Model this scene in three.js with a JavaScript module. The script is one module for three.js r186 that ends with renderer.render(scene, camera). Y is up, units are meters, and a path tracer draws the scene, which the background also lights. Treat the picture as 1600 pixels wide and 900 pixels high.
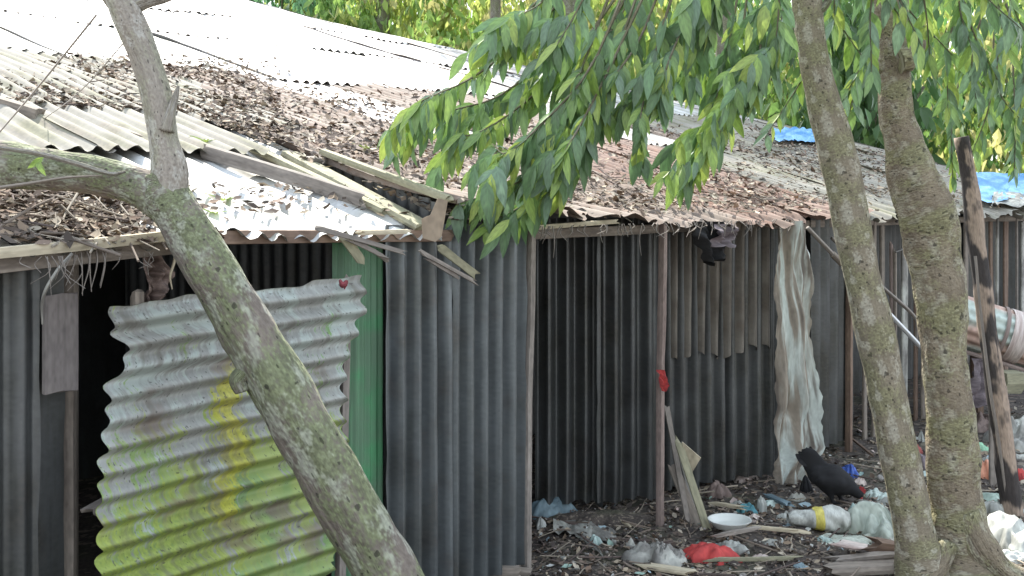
import * as THREE from 'three';
import { mergeGeometries } from 'three/addons/utils/BufferGeometryUtils.js';
import { MarchingCubes } from 'three/addons/objects/MarchingCubes.js';

// ---------------------------------------------------------------- camera, sky, sun, exposure
const F = 1800, CX = 800, CY = 308, H = 1.7;            // focal length in photo pixels, horizon row, eye height
const scene = new THREE.Scene();
const camera = new THREE.PerspectiveCamera(2 * Math.atan(450 / F) * 180 / Math.PI, 16 / 9, 0.1, 900);
camera.position.set(0, H, 0);
camera.lookAt(0, H, -10);
camera.setViewOffset(1600, 900, 0, 450 - CY, 1600, 900); // lens shifted down, verticals stay upright
camera.updateProjectionMatrix();

const renderer = new THREE.WebGLRenderer({ antialias: true });
renderer.setSize(1024, 576);
renderer.toneMapping = THREE.LinearToneMapping;
renderer.toneMappingExposure = 2.4;
renderer.shadowMap.enabled = true;
renderer.shadowMap.type = THREE.PCFSoftShadowMap;

const SUN = new THREE.Vector3(-0.22, 0.72, -0.64).normalize();
{
  const w = 256, h = 128, d = new Float32Array(w * h * 4);
  for (let j = 0; j < h; j++) for (let i = 0; i < w; i++) {
    const el = ((j + 0.5) / h - 0.5) * Math.PI, az = ((i + 0.5) / w - 0.5) * 2 * Math.PI;
    const v = new THREE.Vector3(Math.cos(el) * Math.cos(az), Math.sin(el), Math.cos(el) * Math.sin(az));
    const k = Math.max(0, v.y), c = Math.max(0, v.dot(SUN));
    const halo = 0.55 * Math.pow(c, 6) + 0.9 * Math.pow(c, 40);
    const hz = Math.pow(1 - k, 2.2);
    const o = (j * w + i) * 4;
    d[o] = 0.56 + 0.34 * hz + halo; d[o + 1] = 0.66 + 0.27 * hz + halo * 0.98; d[o + 2] = 0.80 + 0.14 * hz + halo * 0.92; d[o + 3] = 1;
  }
  const t = new THREE.DataTexture(d, w, h, THREE.RGBAFormat, THREE.FloatType);
  t.mapping = THREE.EquirectangularReflectionMapping; t.magFilter = THREE.LinearFilter; t.minFilter = THREE.LinearFilter;
  t.wrapS = THREE.RepeatWrapping; t.needsUpdate = true;
  scene.background = t; scene.environment = t;
}
const sun = new THREE.DirectionalLight(new THREE.Color(1, 0.95, 0.86), 4.6);
sun.position.copy(SUN).multiplyScalar(60).add(new THREE.Vector3(0, 0, -8));
sun.target.position.set(0, 0, -8); scene.add(sun.target);
sun.castShadow = true; sun.shadow.mapSize.set(4096, 4096); sun.shadow.radius = 1.5;
Object.assign(sun.shadow.camera, { left: -25, right: 25, top: 25, bottom: -25, near: 1, far: 140 });
scene.add(sun);

// ---------------------------------------------------------------- helpers
const V = (x, y, z) => new THREE.Vector3(x, y, z);
function rng(seed) { let a = seed >>> 0; return () => { a |= 0; a = a + 0x6D2B79F5 | 0; let t = Math.imul(a ^ a >>> 15, 1 | a); t = t + Math.imul(t ^ t >>> 7, 61 | t) ^ t; return ((t ^ t >>> 14) >>> 0) / 4294967296; }; }
const mix = (a, b, t) => a + (b - a) * t, clamp = (x, a = 0, b = 1) => Math.min(b, Math.max(a, x));
const sstep = (a, b, x) => { const t = clamp((x - a) / (b - a)); return t * t * (3 - 2 * t); };
function hsh(x, y, s) { let n = Math.imul(x, 374761393) ^ Math.imul(y, 668265263) ^ Math.imul(s, 1274126177); n = Math.imul(n ^ n >>> 13, 1274126177); return ((n ^ n >>> 16) >>> 0) / 4294967296; }
function vn(x, y, px, py, s) {                     // periodic value noise
  const xi = Math.floor(x), yi = Math.floor(y), fx = x - xi, fy = y - yi;
  const m = (a, p) => ((a % p) + p) % p, ux = fx * fx * (3 - 2 * fx), uy = fy * fy * (3 - 2 * fy);
  const x0 = m(xi, px), x1 = m(xi + 1, px), y0 = m(yi, py), y1 = m(yi + 1, py);
  return mix(mix(hsh(x0, y0, s), hsh(x1, y0, s), ux), mix(hsh(x0, y1, s), hsh(x1, y1, s), ux), uy);
}
function fbm(u, v, fx, fy, s, oct = 4) { let a = 0.5, r = 0, n = 0; for (let o = 0; o < oct; o++) { r += a * vn(u * fx, v * fy, fx, fy, s + o); n += a; a *= 0.5; fx *= 2; fy *= 2; } return r / n; }
const n1 = (x, s) => vn(x, 0.5, 100000, 7, s) * 2 - 1;
const n2 = (x, y, s) => vn(x + 500, y + 500, 100000, 100000, s) * 2 - 1;
const n3 = (x, y, z, s) => (n2(x + z * 0.7, y + z * 0.31, s) + n2(y * 0.9 - z, x * 0.4 + z, s + 9)) * 0.5 * 1.3;

const toS = c => c <= 0.0031308 ? c * 12.92 : 1.055 * Math.pow(c, 1 / 2.4) - 0.055;
function colorTex(n, fn, m = n) {
  const d = new Uint8Array(n * m * 4);
  for (let j = 0; j < m; j++) for (let i = 0; i < n; i++) { const c = fn((i + 0.5) / n, (j + 0.5) / m), o = (j * n + i) * 4; for (let k = 0; k < 3; k++) d[o + k] = clamp(toS(clamp(c[k]))) * 255; d[o + 3] = 255; }
  const t = new THREE.DataTexture(d, n, m); t.colorSpace = THREE.SRGBColorSpace; return fin(t);
}
function greyTex(n, fn, m = n) {
  const d = new Uint8Array(n * m * 4);
  for (let j = 0; j < m; j++) for (let i = 0; i < n; i++) { const c = clamp(fn((i + 0.5) / n, (j + 0.5) / m)) * 255, o = (j * n + i) * 4; d[o] = d[o + 1] = d[o + 2] = c; d[o + 3] = 255; }
  return fin(new THREE.DataTexture(d, n, m));
}
function fin(t) { t.wrapS = t.wrapT = THREE.RepeatWrapping; t.magFilter = THREE.LinearFilter; t.minFilter = THREE.LinearMipmapLinearFilter; t.generateMipmaps = true; t.needsUpdate = true; return t; }
const lerp3 = (a, b, t) => [mix(a[0], b[0], t), mix(a[1], b[1], t), mix(a[2], b[2], t)];
const M = (o) => { const c = o.rgb; delete o.rgb; const m = new THREE.MeshPhysicalMaterial(Object.assign({ side: THREE.DoubleSide, roughness: 0.85 }, o)); if (c) m.color.setRGB(...c); return m; };

// pixel -> place
const pt = (px, py, Z) => V((px - CX) / F * Z, H - (py - CY) / F * Z, -Z);
const gnd = (px, py) => { const Z = F * H / (py - CY); return V((px - CX) / F * Z, 0, -Z); };
const P0 = gnd(820, 890), Z0 = -P0.z, X0 = P0.x;
const TH = Math.atan(1584 / F), SN = Math.sin(TH), CS = Math.cos(TH);
const D = V(SN, 0, -CS), N = V(-CS, 0, -SN);           // along the shed, into the shed
const OUT = N.clone().negate();
const tOf = px => { const a = (px - CX) / F; return (a * Z0 - X0) / (SN - a * CS); };
const wall = (t, s, y) => P0.clone().addScaledVector(D, t).addScaledVector(N, s).setY(y);
const wpt = (px, py, s = 0) => { const a = (px - CX) / F, xo = X0 - CS * s, zo = Z0 + SN * s, t = (a * zo - xo) / (SN - a * CS), Z = zo + CS * t; return V(a * Z, H - (py - CY) / F * Z, -Z); };
const EAVE = 1.612, LOFF = -0.045, LIFT = 0.105, K = 0.28, RN = V(0, 1, 0).addScaledVector(N, -K).normalize();
const roofY = (s, off = 0) => EAVE + K * s + off;
const roofTS = (px, py, off = 0) => { const a = (px - CX) / F, b = -(py - CY) / F;
  const Z = (EAVE + off + K * (CS * X0 - SN * Z0) - H) / (b + K * CS * a - K * SN);
  const dx = a * Z - X0, dz = Z - Z0; return { t: SN * dx + CS * dz, s: -CS * dx + SN * dz }; };
const roofP = (px, py, off = 0) => { const q = roofTS(px, py, off); return wall(q.t, q.s, roofY(q.s, off)); };

const used = {};
const numbered = n => { if (!(n in used)) { used[n] = 0; return n; } used[n]++; return n + '_' + String(used[n]).padStart(3, '0'); };
function sh(o) { o.traverse(m => { if (m.isMesh) { m.castShadow = true; m.receiveShadow = true; } }); return o; }
function thing(name, label, category, pos = V(0, 0, 0), group) { const o = new THREE.Group(); o.name = numbered(name); o.position.copy(pos); o.userData = { label, category }; if (group) o.userData.group = group; scene.add(o); return o; }
// geometry given in world coordinates, hung under a thing (parent at its base) or added as a thing of one mesh
function part(parent, name, geo, mat, label) { const w = new THREE.Vector3(); let p = parent; while (p && p !== scene) { w.add(p.position); p = p.parent; } geo.translate(-w.x, -w.y, -w.z); const m = new THREE.Mesh(geo, mat); m.name = name; if (label) m.userData.label = label; parent.add(m); return sh(m); }
function solo(name, geo, mat, label, category, group) { geo.computeBoundingBox(); const b = geo.boundingBox, c = V((b.min.x + b.max.x) / 2, b.min.y, (b.min.z + b.max.z) / 2); geo.translate(-c.x, -c.y, -c.z); const m = new THREE.Mesh(geo, mat); m.position.copy(c); m.name = numbered(name); m.userData = { label, category }; if (group) m.userData.group = group; scene.add(m); return sh(m); }

function gridGeo(nu, nv, f, drop) {                    // f(i/nu, j/nv) -> {p:Vector3, u, v}
  const pos = [], uv = [], idx = [];
  for (let j = 0; j <= nv; j++) for (let i = 0; i <= nu; i++) { const r = f(i / nu, j / nv, i, j); pos.push(r.p.x, r.p.y, r.p.z); uv.push(r.u, r.v); }
  for (let j = 0; j < nv; j++) for (let i = 0; i < nu; i++) { if (drop && drop((i + 0.5) / nu, (j + 0.5) / nv)) continue; const a = j * (nu + 1) + i, b = a + 1, c = a + nu + 1, e = c + 1; idx.push(a, b, e, a, e, c); }
  const g = new THREE.BufferGeometry(); g.setAttribute('position', new THREE.Float32BufferAttribute(pos, 3)); g.setAttribute('uv', new THREE.Float32BufferAttribute(uv, 2)); g.setIndex(idx); g.computeVertexNormals(); return g;
}
// corrugated sheet: map(u, v, h) -> Vector3; u across the ridges, v along them (metres)
function sheetGeo(W, L, map, o = {}) {
  const pitch = o.pitch ?? 0.092, amp = o.amp ?? 0.013, s = o.seed ?? 1, nu = Math.max(6, Math.ceil(W / pitch * (o.res ?? 8))), nv = o.nv ?? 8;
  const j0 = o.jag0 ?? 0.004, j1 = o.jag1 ?? 0.004, jf = o.jf ?? 14, dent = o.dent ?? 0.004, ph = (s * 0.37) % 1 * 6.28;
  return gridGeo(nu, nv, (a, b) => {
    const wob = (o.side ?? 0) * (n1(b * L * 9, s + 77) + 0.6 * n1(b * L * 31, s + 78)) * (a < 0.02 || a > 0.98 ? 1 : 0);
    const u = a * W + wob, lo = j0 * (n1(u * jf, s + 3) + 0.7 * n1(u * jf * 3.1, s + 4)), hi = j1 * (n1(u * jf, s + 5) + 0.7 * n1(u * jf * 3.1, s + 6));
    const v = mix(lo, L + hi, b);
    let h = amp * Math.sin(u / pitch * 6.2832 + ph) + dent * 2.2 * n2(u * 2.1, v * 1.3, s) + dent * n2(u * 7, v * 5, s + 1);
    if (o.curl) h += o.curl * Math.max(0, 1 - b * 5) * n1(u * 5, s + 8);
    return { p: map(u, v, h), u: u + s * 0.313, v: v + s * 0.171 };
  }, o.drop);
}
// vertical panel between two ground points
function panelMap(A, B, y0, lean = 0) { const U = B.clone().sub(A).setY(0).normalize(), n = V(U.z, 0, -U.x).negate(); if (n.dot(A.clone().negate()) < 0) n.negate(); return (u, v, h) => A.clone().addScaledVector(U, u).addScaledVector(n, h - lean * v).setY(y0 + v); }
const distXZ = (A, B) => Math.hypot(A.x - B.x, A.z - B.z);

function tube(pts, rad, o = {}) {                      // swept limb with lumps; pts Vector3[], rad numbers
  const cv = new THREE.CatmullRomCurve3(pts, false, 'centripetal'), ns = o.ns ?? pts.length * 5, nr = o.nr ?? 14, s = o.seed ?? 1, na = o.na ?? 0.06, nf = o.nf ?? 6;
  const L = cv.getLength(), tile = o.tile ?? 0.6, nt = o.around ?? 1; let ref = V(0.13, 0.02, 1).normalize();
  const P = [], idx = [], uv = [];
  for (let i = 0; i <= ns; i++) {
    const q = i / ns, p = cv.getPoint(q), T = cv.getTangent(q), k = q * (rad.length - 1), i0 = Math.min(rad.length - 2, Math.floor(k)), r = mix(rad[i0], rad[i0 + 1], k - i0);
    const Bn = V().crossVectors(T, ref).normalize(), Nn = V().crossVectors(Bn, T).normalize(); ref = Nn.clone();
    for (let j = 0; j <= nr; j++) {
      const a = (j % nr) / nr * 6.2832, dir = Nn.clone().multiplyScalar(Math.cos(a)).addScaledVector(Bn, Math.sin(a)), c = p.clone().addScaledVector(dir, r);
      const w = r * na * (n3(c.x * nf, c.y * nf * 0.6, c.z * nf, s) * 1.4 + 0.6 * n3(c.x * nf * 3.3, c.y * nf * 2, c.z * nf * 3.3, s + 5)) * 2;
      c.addScaledVector(dir, w); P.push(c.x, c.y, c.z); uv.push(j / nr * nt, q * L / tile + (o.v0 ?? 0));
    }
  }
  for (let i = 0; i < ns; i++) for (let j = 0; j < nr; j++) { const a = i * (nr + 1) + j, b = a + 1, c = a + nr + 1, e = c + 1; idx.push(a, b, e, a, e, c); }
  for (const [row, p] of [[0, pts[0]], [ns, pts[pts.length - 1]]]) { const k = P.length / 3; P.push(p.x, p.y, p.z); uv.push(0.5, 0); for (let j = 0; j < nr; j++) { const a = row * (nr + 1) + j; row ? idx.push(a, a + 1, k) : idx.push(a + 1, a, k); } }
  const g = new THREE.BufferGeometry(); g.setAttribute('position', new THREE.Float32BufferAttribute(P, 3)); g.setAttribute('uv', new THREE.Float32BufferAttribute(uv, 2)); g.setIndex(idx); g.computeVertexNormals(); return g;
}
const limb = (list, Z, o = {}) => { // list of [px, py, widthPx, depth?]
  const pts = [], rad = []; for (const [x, y, w, z] of list) { const zz = z ?? Z; pts.push(pt(x, y, zz)); rad.push(w / 2 / F * zz); } return tube(pts, rad, o); };
function beam(a, b, w, h, o = {}) {                    // weathered timber between two points; w sideways, h upright
  const dir = b.clone().sub(a), L = dir.length(), n = Math.max(2, Math.ceil(L / 0.12)), g = new THREE.BoxGeometry(w, h, L, 2, 2, n), s = o.seed ?? Math.floor(a.x * 977 + b.y * 513 + 4000), p = g.attributes.position, uv = g.attributes.uv;
  for (let i = 0; i < p.count; i++) {
    let x = p.getX(i), y = p.getY(i), z = p.getZ(i); const q = o.rough ?? 0.05;
    const cx = Math.abs(x) > w * 0.4 && Math.abs(y) > h * 0.4 ? 0.9 : 1;
    const e = Math.abs(z) > L * 0.499 ? (o.ragged ?? 0.01) * n2(x * 90, y * 90, s + 3) * 3 : 0;
    uv.setXY(i, (x + y) * 1.7 + s * 0.11, z + s * 0.31);
    p.setXYZ(i, x * cx * (1 + q * n1(z * 9, s)) + (o.bow ?? 0.004) * n1(z * 2, s + 1), y * cx * (1 + q * n1(z * 8, s + 2)) + (o.bow ?? 0.004) * n1(z * 2, s + 4), z + e);
  }
  g.computeVertexNormals();
  const up = o.up ?? V(0, 1, 0), zA = dir.normalize(), xA = V().crossVectors(up, zA).normalize(); if (xA.lengthSq() < 0.5) xA.set(1, 0, 0); const yA = V().crossVectors(zA, xA);
  const m = new THREE.Matrix4().makeBasis(xA, yA, zA).setPosition(a.clone().add(b).multiplyScalar(0.5)); g.applyMatrix4(m); return g.toNonIndexed ? flat(g) : g;
}
function flat(g) { const k = g.toNonIndexed(); k.computeVertexNormals(); return k; }
// crumpled heap of cloth or plastic lying on the ground
function heap(c, rx, rz, h, o = {}) {
  const s = o.seed ?? 1, nr = 22, na = 64, cr = o.crump ?? 0.35, rot = o.rot ?? 0, kf = (o.fr ?? 22) / 9;
  return gridGeo(na, nr, (a, b) => {
    const th = a * 6.2832, cx = Math.cos(th), cz = Math.sin(th), R = b * (1 + 0.45 * n2(cx * 1.3 + 9, cz * 1.3, s) + 0.22 * n2(cx * 4, cz * 4 + 4, s + 1));
    const qx = cx * R, qz = cz * R, x = qx * rx, z = qz * rz, q = Math.pow(1 - b * b, o.pow ?? 0.8);
    const f = Math.abs(n2(qx * kf + qz, qz * kf, s + 2)), f2 = 1 - Math.abs(n2(qx * kf * 2.3, qz * kf * 2.3 + qx, s + 3)), lump = 0.5 + 0.5 * n2(qx * 1.4, qz * 1.4, s + 4);
    let y = h * (q * (1 - cr + cr * (0.9 * lump + 0.75 * f)) + 0.22 * cr * f2 * (b < 0.97 ? 1 : 0)); if (b > 0.99) y = -0.006;
    const X = x * Math.cos(rot) - z * Math.sin(rot), Zz = x * Math.sin(rot) + z * Math.cos(rot);
    return { p: V(c.x + X, c.y + y, c.z + Zz), u: X * 1.5 + s * 0.3, v: Zz * 1.5 };
  });
}

// ---------------------------------------------------------------- materials
const streak = (u, v, s) => fbm(u, v, 64, 3, s, 3);
const zincMap = (base, rust, rustAmt, dirt, dirtAmt, s) => colorTex(512, (u, v) => {
  const b = fbm(u, v, 5, 5, s, 5), st = streak(u, v, s + 11), f = fbm(u, v, 90, 90, s + 21, 2), sp = fbm(u, v, 16, 9, s + 31, 5), d2 = fbm(u, v, 8, 3, s + 41, 5);
  let c = base.map(x => x * (0.68 + 0.42 * b + 0.42 * (st - 0.5) + 0.2 * (f - 0.5)));
  c = lerp3(c, rust.map(x => x * (0.6 + 0.8 * f)), rustAmt * sstep(0.46, 0.74, 0.6 * sp + 0.4 * d2 + 0.12 * (f - 0.5)));
  c = lerp3(c, dirt.map(x => x * (0.7 + 0.6 * f)), dirtAmt * sstep(0.42, 0.72, 0.6 * d2 + 0.4 * st));
  return c;
});
const metal = (map, rough = 0.55, met = 0.25) => M({ map, roughness: rough, metalness: met });
const T = {};
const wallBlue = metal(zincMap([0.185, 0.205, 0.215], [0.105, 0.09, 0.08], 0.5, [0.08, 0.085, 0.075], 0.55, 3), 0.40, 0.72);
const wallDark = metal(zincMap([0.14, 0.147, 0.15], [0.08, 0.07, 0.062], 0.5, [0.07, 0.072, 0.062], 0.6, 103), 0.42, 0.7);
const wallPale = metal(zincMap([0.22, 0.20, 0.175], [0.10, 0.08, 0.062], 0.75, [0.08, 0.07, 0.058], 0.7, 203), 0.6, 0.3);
const roofZinc = metal(zincMap([0.52, 0.50, 0.49], [0.30, 0.20, 0.15], 0.6, [0.25, 0.21, 0.17], 0.5, 303), 0.6, 0.15);
const roofWhite = metal(zincMap([0.60, 0.61, 0.61], [0.34, 0.28, 0.23], 0.6, [0.24, 0.235, 0.19], 0.85, 403), 0.6, 0.1);
const roofRust = metal(zincMap([0.30, 0.245, 0.21], [0.19, 0.115, 0.085], 0.8, [0.17, 0.14, 0.115], 0.6, 503), 0.85, 0.05);
const roofRed = metal(zincMap([0.29, 0.20, 0.165], [0.20, 0.10, 0.07], 0.9, [0.15, 0.12, 0.10], 0.6, 553), 0.9, 0.0);
const roofMoss = metal(zincMap([0.33, 0.31, 0.27], [0.22, 0.185, 0.15], 0.7, [0.17, 0.17, 0.10], 0.7, 603), 0.9, 0.0);
const greenPaint = M({ map: colorTex(256, (u, v) => { const a = fbm(u, v, 30, 3, 7, 3), b = fbm(u, v, 5, 5, 9, 4); return lerp3([0.065, 0.24, 0.105], [0.10, 0.19, 0.115], sstep(0.4, 0.7, b)).map(x => x * (0.6 + 0.8 * a)); }), roughness: 0.6 });
// pale zinc door sheet brushed with yellow and green paint (uv: x along the sheet 0..1, y up 0..1)
const doorMat = M({ roughness: 0.6, metalness: 0.1, map: colorTex(1024, (u, v) => {
  const b = fbm(u, v, 6, 6, 51, 5), st = fbm(u, v, 120, 16, 52, 4), f = fbm(u, v, 160, 200, 53, 2), bl = fbm(u, v, 6, 8, 54, 5), bl2 = fbm(u, v, 12, 9, 58, 5), br = (st - 0.5) * 1.0 + (f - 0.5) * 0.4;
  let c = [0.34, 0.345, 0.325].map(x => x * (0.7 + 0.45 * b + 0.3 * (st - 0.5) + 0.2 * (f - 0.5)));
  c = lerp3(c, [0.42, 0.48, 0.45], 0.7 * sstep(0.48, 0.68, fbm(u, v, 12, 18, 55, 5) + br * 0.4));
  const gz = 1 - sstep(0.48, 0.88, v);                                     // green daubs low on the sheet
  const g = sstep(0.40, 0.62, gz * 0.55 + (bl2 - 0.5) * 1.1 + 0.12 + br * 0.8); c = lerp3(c, lerp3([0.15, 0.29, 0.075], [0.33, 0.40, 0.10], sstep(0.3, 0.7, bl)), 0.85 * g);
  const band = Math.exp(-Math.pow((u - 0.48 - 0.10 * (bl - 0.5)) / 0.085, 2)) * sstep(0.36, 0.46, v) * (1 - sstep(0.76, 0.90, v + 0.2 * (bl2 - 0.5)));
  const low = (1 - sstep(0.38, 0.70, v)) * (1 - sstep(0.40, 0.75, u)) * 0.85;
  const y = sstep(0.36, 0.62, Math.max(band, low) * 0.8 + br * 0.9 + (bl2 - 0.5) * 0.8 + (bl - 0.5) * 0.3); c = lerp3(c, lerp3([0.30, 0.36, 0.075], [0.46, 0.44, 0.05], sstep(0.3, 0.9, band + 0.5 * (bl2 - 0.5))).map(x => x * (0.7 + 0.6 * f)), 0.8 * y);
  c = lerp3(c, [0.15, 0.14, 0.115], 0.6 * sstep(0.50, 0.72, 0.55 * fbm(u, v, 46, 7, 59, 4) + 0.45 * fbm(u, v, 9, 30, 60, 4)));
  c = lerp3(c, [0.20, 0.155, 0.13], 0.7 * sstep(0.58, 0.74, fbm(u, v, 7, 12, 57, 5) + 0.1 * br));
  c = lerp3(c, [0.05, 0.045, 0.04], 0.7 * sstep(0.74, 0.82, fbm(u, v, 120, 130, 56, 3)));
  return c;
}) });
const barkTex = (a, b, moss, mossAmt, pale, paleAmt, s, fx = 9, fy = 5) => colorTex(512, (u, v) => {
  const r = fbm(u, v, fx * 4, fy, s, 4), n = fbm(u, v, 6, 6, s + 5, 5), f = fbm(u, v, 70, 70, s + 9, 2), m = fbm(u, v, 5, 4, s + 15, 5), p = fbm(u, v, 13, 9, s + 25, 5);
  let c = lerp3(a, b, clamp(0.75 * r + 0.5 * (n - 0.5) + 0.1)); c = lerp3(c, moss.map(x => x * (0.6 + 0.8 * f)), mossAmt * sstep(0.36, 0.66, m + 0.3 * (f - 0.5)));
  c = lerp3(c, pale, paleAmt * sstep(0.54, 0.74, p + 0.22 * (f - 0.5))); if (fbm(u, v, 30, 24, s + 35, 2) > 0.80) c = c.map(x => x * 0.4); return c.map(x => x * (0.75 + 0.5 * f)); });
const barkBump = greyTex(512, (u, v) => 0.45 * fbm(u, v, 40, 7, 701, 4) + 0.35 * fbm(u, v, 9, 9, 702, 5) + 0.2 * fbm(u, v, 60, 60, 703, 2));
const bark = (map, bs = 0.012) => M({ map, bumpMap: barkBump, bumpScale: bs, roughness: 0.95 });
const barkMossy = bark(barkTex([0.13, 0.105, 0.09], [0.27, 0.235, 0.20], [0.145, 0.175, 0.085], 0.75, [0.36, 0.37, 0.31], 0.6, 810, 7, 5), 0.016);
const barkDead = bark(barkTex([0.22, 0.19, 0.16], [0.40, 0.36, 0.31], [0.22, 0.24, 0.15], 0.4, [0.48, 0.47, 0.43], 0.5, 840, 10, 2));
const barkOlive = bark(barkTex([0.155, 0.13, 0.095], [0.30, 0.26, 0.19], [0.20, 0.195, 0.105], 0.65, [0.42, 0.40, 0.33], 0.6, 870, 5, 6), 0.010);
const barkRough = bark(barkTex([0.12, 0.095, 0.07], [0.30, 0.25, 0.175], [0.19, 0.19, 0.095], 0.65, [0.36, 0.34, 0.27], 0.5, 900, 8, 4), 0.022);
const barkFar = bark(barkTex([0.12, 0.10, 0.08], [0.24, 0.21, 0.17], [0.14, 0.17, 0.07], 0.5, [0.35, 0.35, 0.3], 0.3, 930), 0.01);
const woodTex = (a, b, s) => colorTex(256, (u, v) => { const g = fbm(u, v, 46, 3, s, 4), n = fbm(u, v, 5, 5, s + 3, 4), f = fbm(u, v, 60, 40, s + 7, 2); return lerp3(a, b, clamp(g * 0.9 + 0.7 * (n - 0.5))).map(x => x * (0.75 + 0.5 * f)); });
const wood = map => M({ map, roughness: 0.9 });
const woodGrey = wood(woodTex([0.16, 0.14, 0.125], [0.36, 0.32, 0.285], 41)), woodPale = wood(woodTex([0.36, 0.31, 0.22], [0.58, 0.51, 0.38], 43)), woodDark = wood(woodTex([0.155, 0.13, 0.11], [0.34, 0.295, 0.25], 45)), woodBrown = wood(woodTex([0.13, 0.085, 0.065], [0.28, 0.2, 0.15], 47)), woodMoss = wood(woodTex([0.20, 0.19, 0.13], [0.37, 0.35, 0.24], 49)), woodPink = wood(woodTex([0.20, 0.15, 0.135], [0.31, 0.245, 0.22], 50));
const clothTex = (a, b, s) => colorTex(256, (u, v) => { const n = fbm(u, v, 6, 6, s, 5), f = fbm(u, v, 50, 50, s + 3, 2); return lerp3(a, b, sstep(0.3, 0.7, n)).map(x => x * (0.75 + 0.5 * f)); });
const cloth = (a, b, s, r = 0.8) => M({ map: clothTex(a, b, s), roughness: r });
const white = cloth([0.25, 0.255, 0.235], [0.55, 0.57, 0.54], 61, 0.55), paleGrey = cloth([0.20, 0.19, 0.175], [0.44, 0.44, 0.40], 62, 0.8), red = cloth([0.27, 0.03, 0.035], [0.50, 0.06, 0.055], 63, 0.75), blue = cloth([0.05, 0.11, 0.42], [0.12, 0.24, 0.62], 64, 0.5), tarp = cloth([0.08, 0.26, 0.55], [0.25, 0.50, 0.78], 65, 0.55), teal = cloth([0.05, 0.18, 0.22], [0.10, 0.32, 0.37], 66, 0.6), greenBag = cloth([0.10, 0.34, 0.18], [0.28, 0.52, 0.34], 67, 0.5), yellow = cloth([0.55, 0.48, 0.10], [0.70, 0.62, 0.16], 68, 0.6), brownRag = cloth([0.10, 0.07, 0.06], [0.24, 0.18, 0.16], 69), purple = cloth([0.10, 0.08, 0.09], [0.20, 0.165, 0.18], 70), black = cloth([0.012, 0.012, 0.014], [0.022, 0.022, 0.024], 71, 0.95), orange = cloth([0.45, 0.16, 0.09], [0.62, 0.30, 0.20], 72);
const blueGrey = cloth([0.10, 0.15, 0.18], [0.20, 0.28, 0.32], 73, 0.6), pinkPale = cloth([0.42, 0.33, 0.30], [0.62, 0.54, 0.5], 74, 0.7);
const soil = M({ roughness: 0.97, bumpScale: 0.012, map: colorTex(1024, (u, v) => { const n = fbm(u, v, 7, 7, 81, 5), f = fbm(u, v, 120, 120, 82, 3), l = fbm(u, v, 40, 40, 83, 3), g = fbm(u, v, 5, 5, 84, 4); let c = lerp3([0.045, 0.037, 0.033], [0.125, 0.103, 0.09], clamp(n * 0.8 + (f - 0.5) * 1.1)); if (l > 0.62) c = lerp3(c, [0.24, 0.20, 0.16], 0.8 * sstep(0.62, 0.7, l)); return lerp3(c, [0.07, 0.08, 0.04], 0.4 * sstep(0.5, 0.7, g)); }), bumpMap: greyTex(512, (u, v) => fbm(u, v, 30, 30, 85, 5)) });

// ---------------------------------------------------------------- ground
const gy = (x, z) => { const near = clamp(1 - Math.hypot(x - 1.2, z + 6) / 14); return near * (0.022 * n2(x * 1.7, z * 1.7, 5) + 0.012 * n2(x * 6, z * 6, 6) + 0.006 * n2(x * 17, z * 17, 7)); };
{
  const xs = [], zs = []; for (let x = -400; x < -30; x += 40) xs.push(x); for (let x = -30; x < -3; x += 1.5) xs.push(x); for (let x = -3; x < 7; x += 0.045) xs.push(x); for (let x = 7; x < 30; x += 1.5) xs.push(x); for (let x = 30; x <= 400; x += 40) xs.push(x);
  for (let z = 60; z > -2.5; z -= 2.5) zs.push(z); for (let z = -2.5; z > -14; z -= 0.045) zs.push(z); for (let z = -14; z > -40; z -= 1.5) zs.push(z); for (let z = -40; z >= -440; z -= 40) zs.push(z);
  const g = gridGeo(xs.length - 1, zs.length - 1, (a, b, i, j) => ({ p: V(xs[i], gy(xs[i], zs[j]), zs[j]), u: xs[i] / 1.6, v: zs[j] / 1.6 }));
  const m = new THREE.Mesh(g, soil); m.name = 'ground'; m.userData = { kind: 'structure' }; m.receiveShadow = true; scene.add(m);
}
const onG = (px, py) => { const p = gnd(px, py); p.y = gy(p.x, p.z); return p; };

// ---------------------------------------------------------------- the shed
const shed = thing('corrugated_shed', 'long low shed of grey corrugated sheets under a rusty sloping roof', 'shed', P0);
const R = rng(77);
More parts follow.
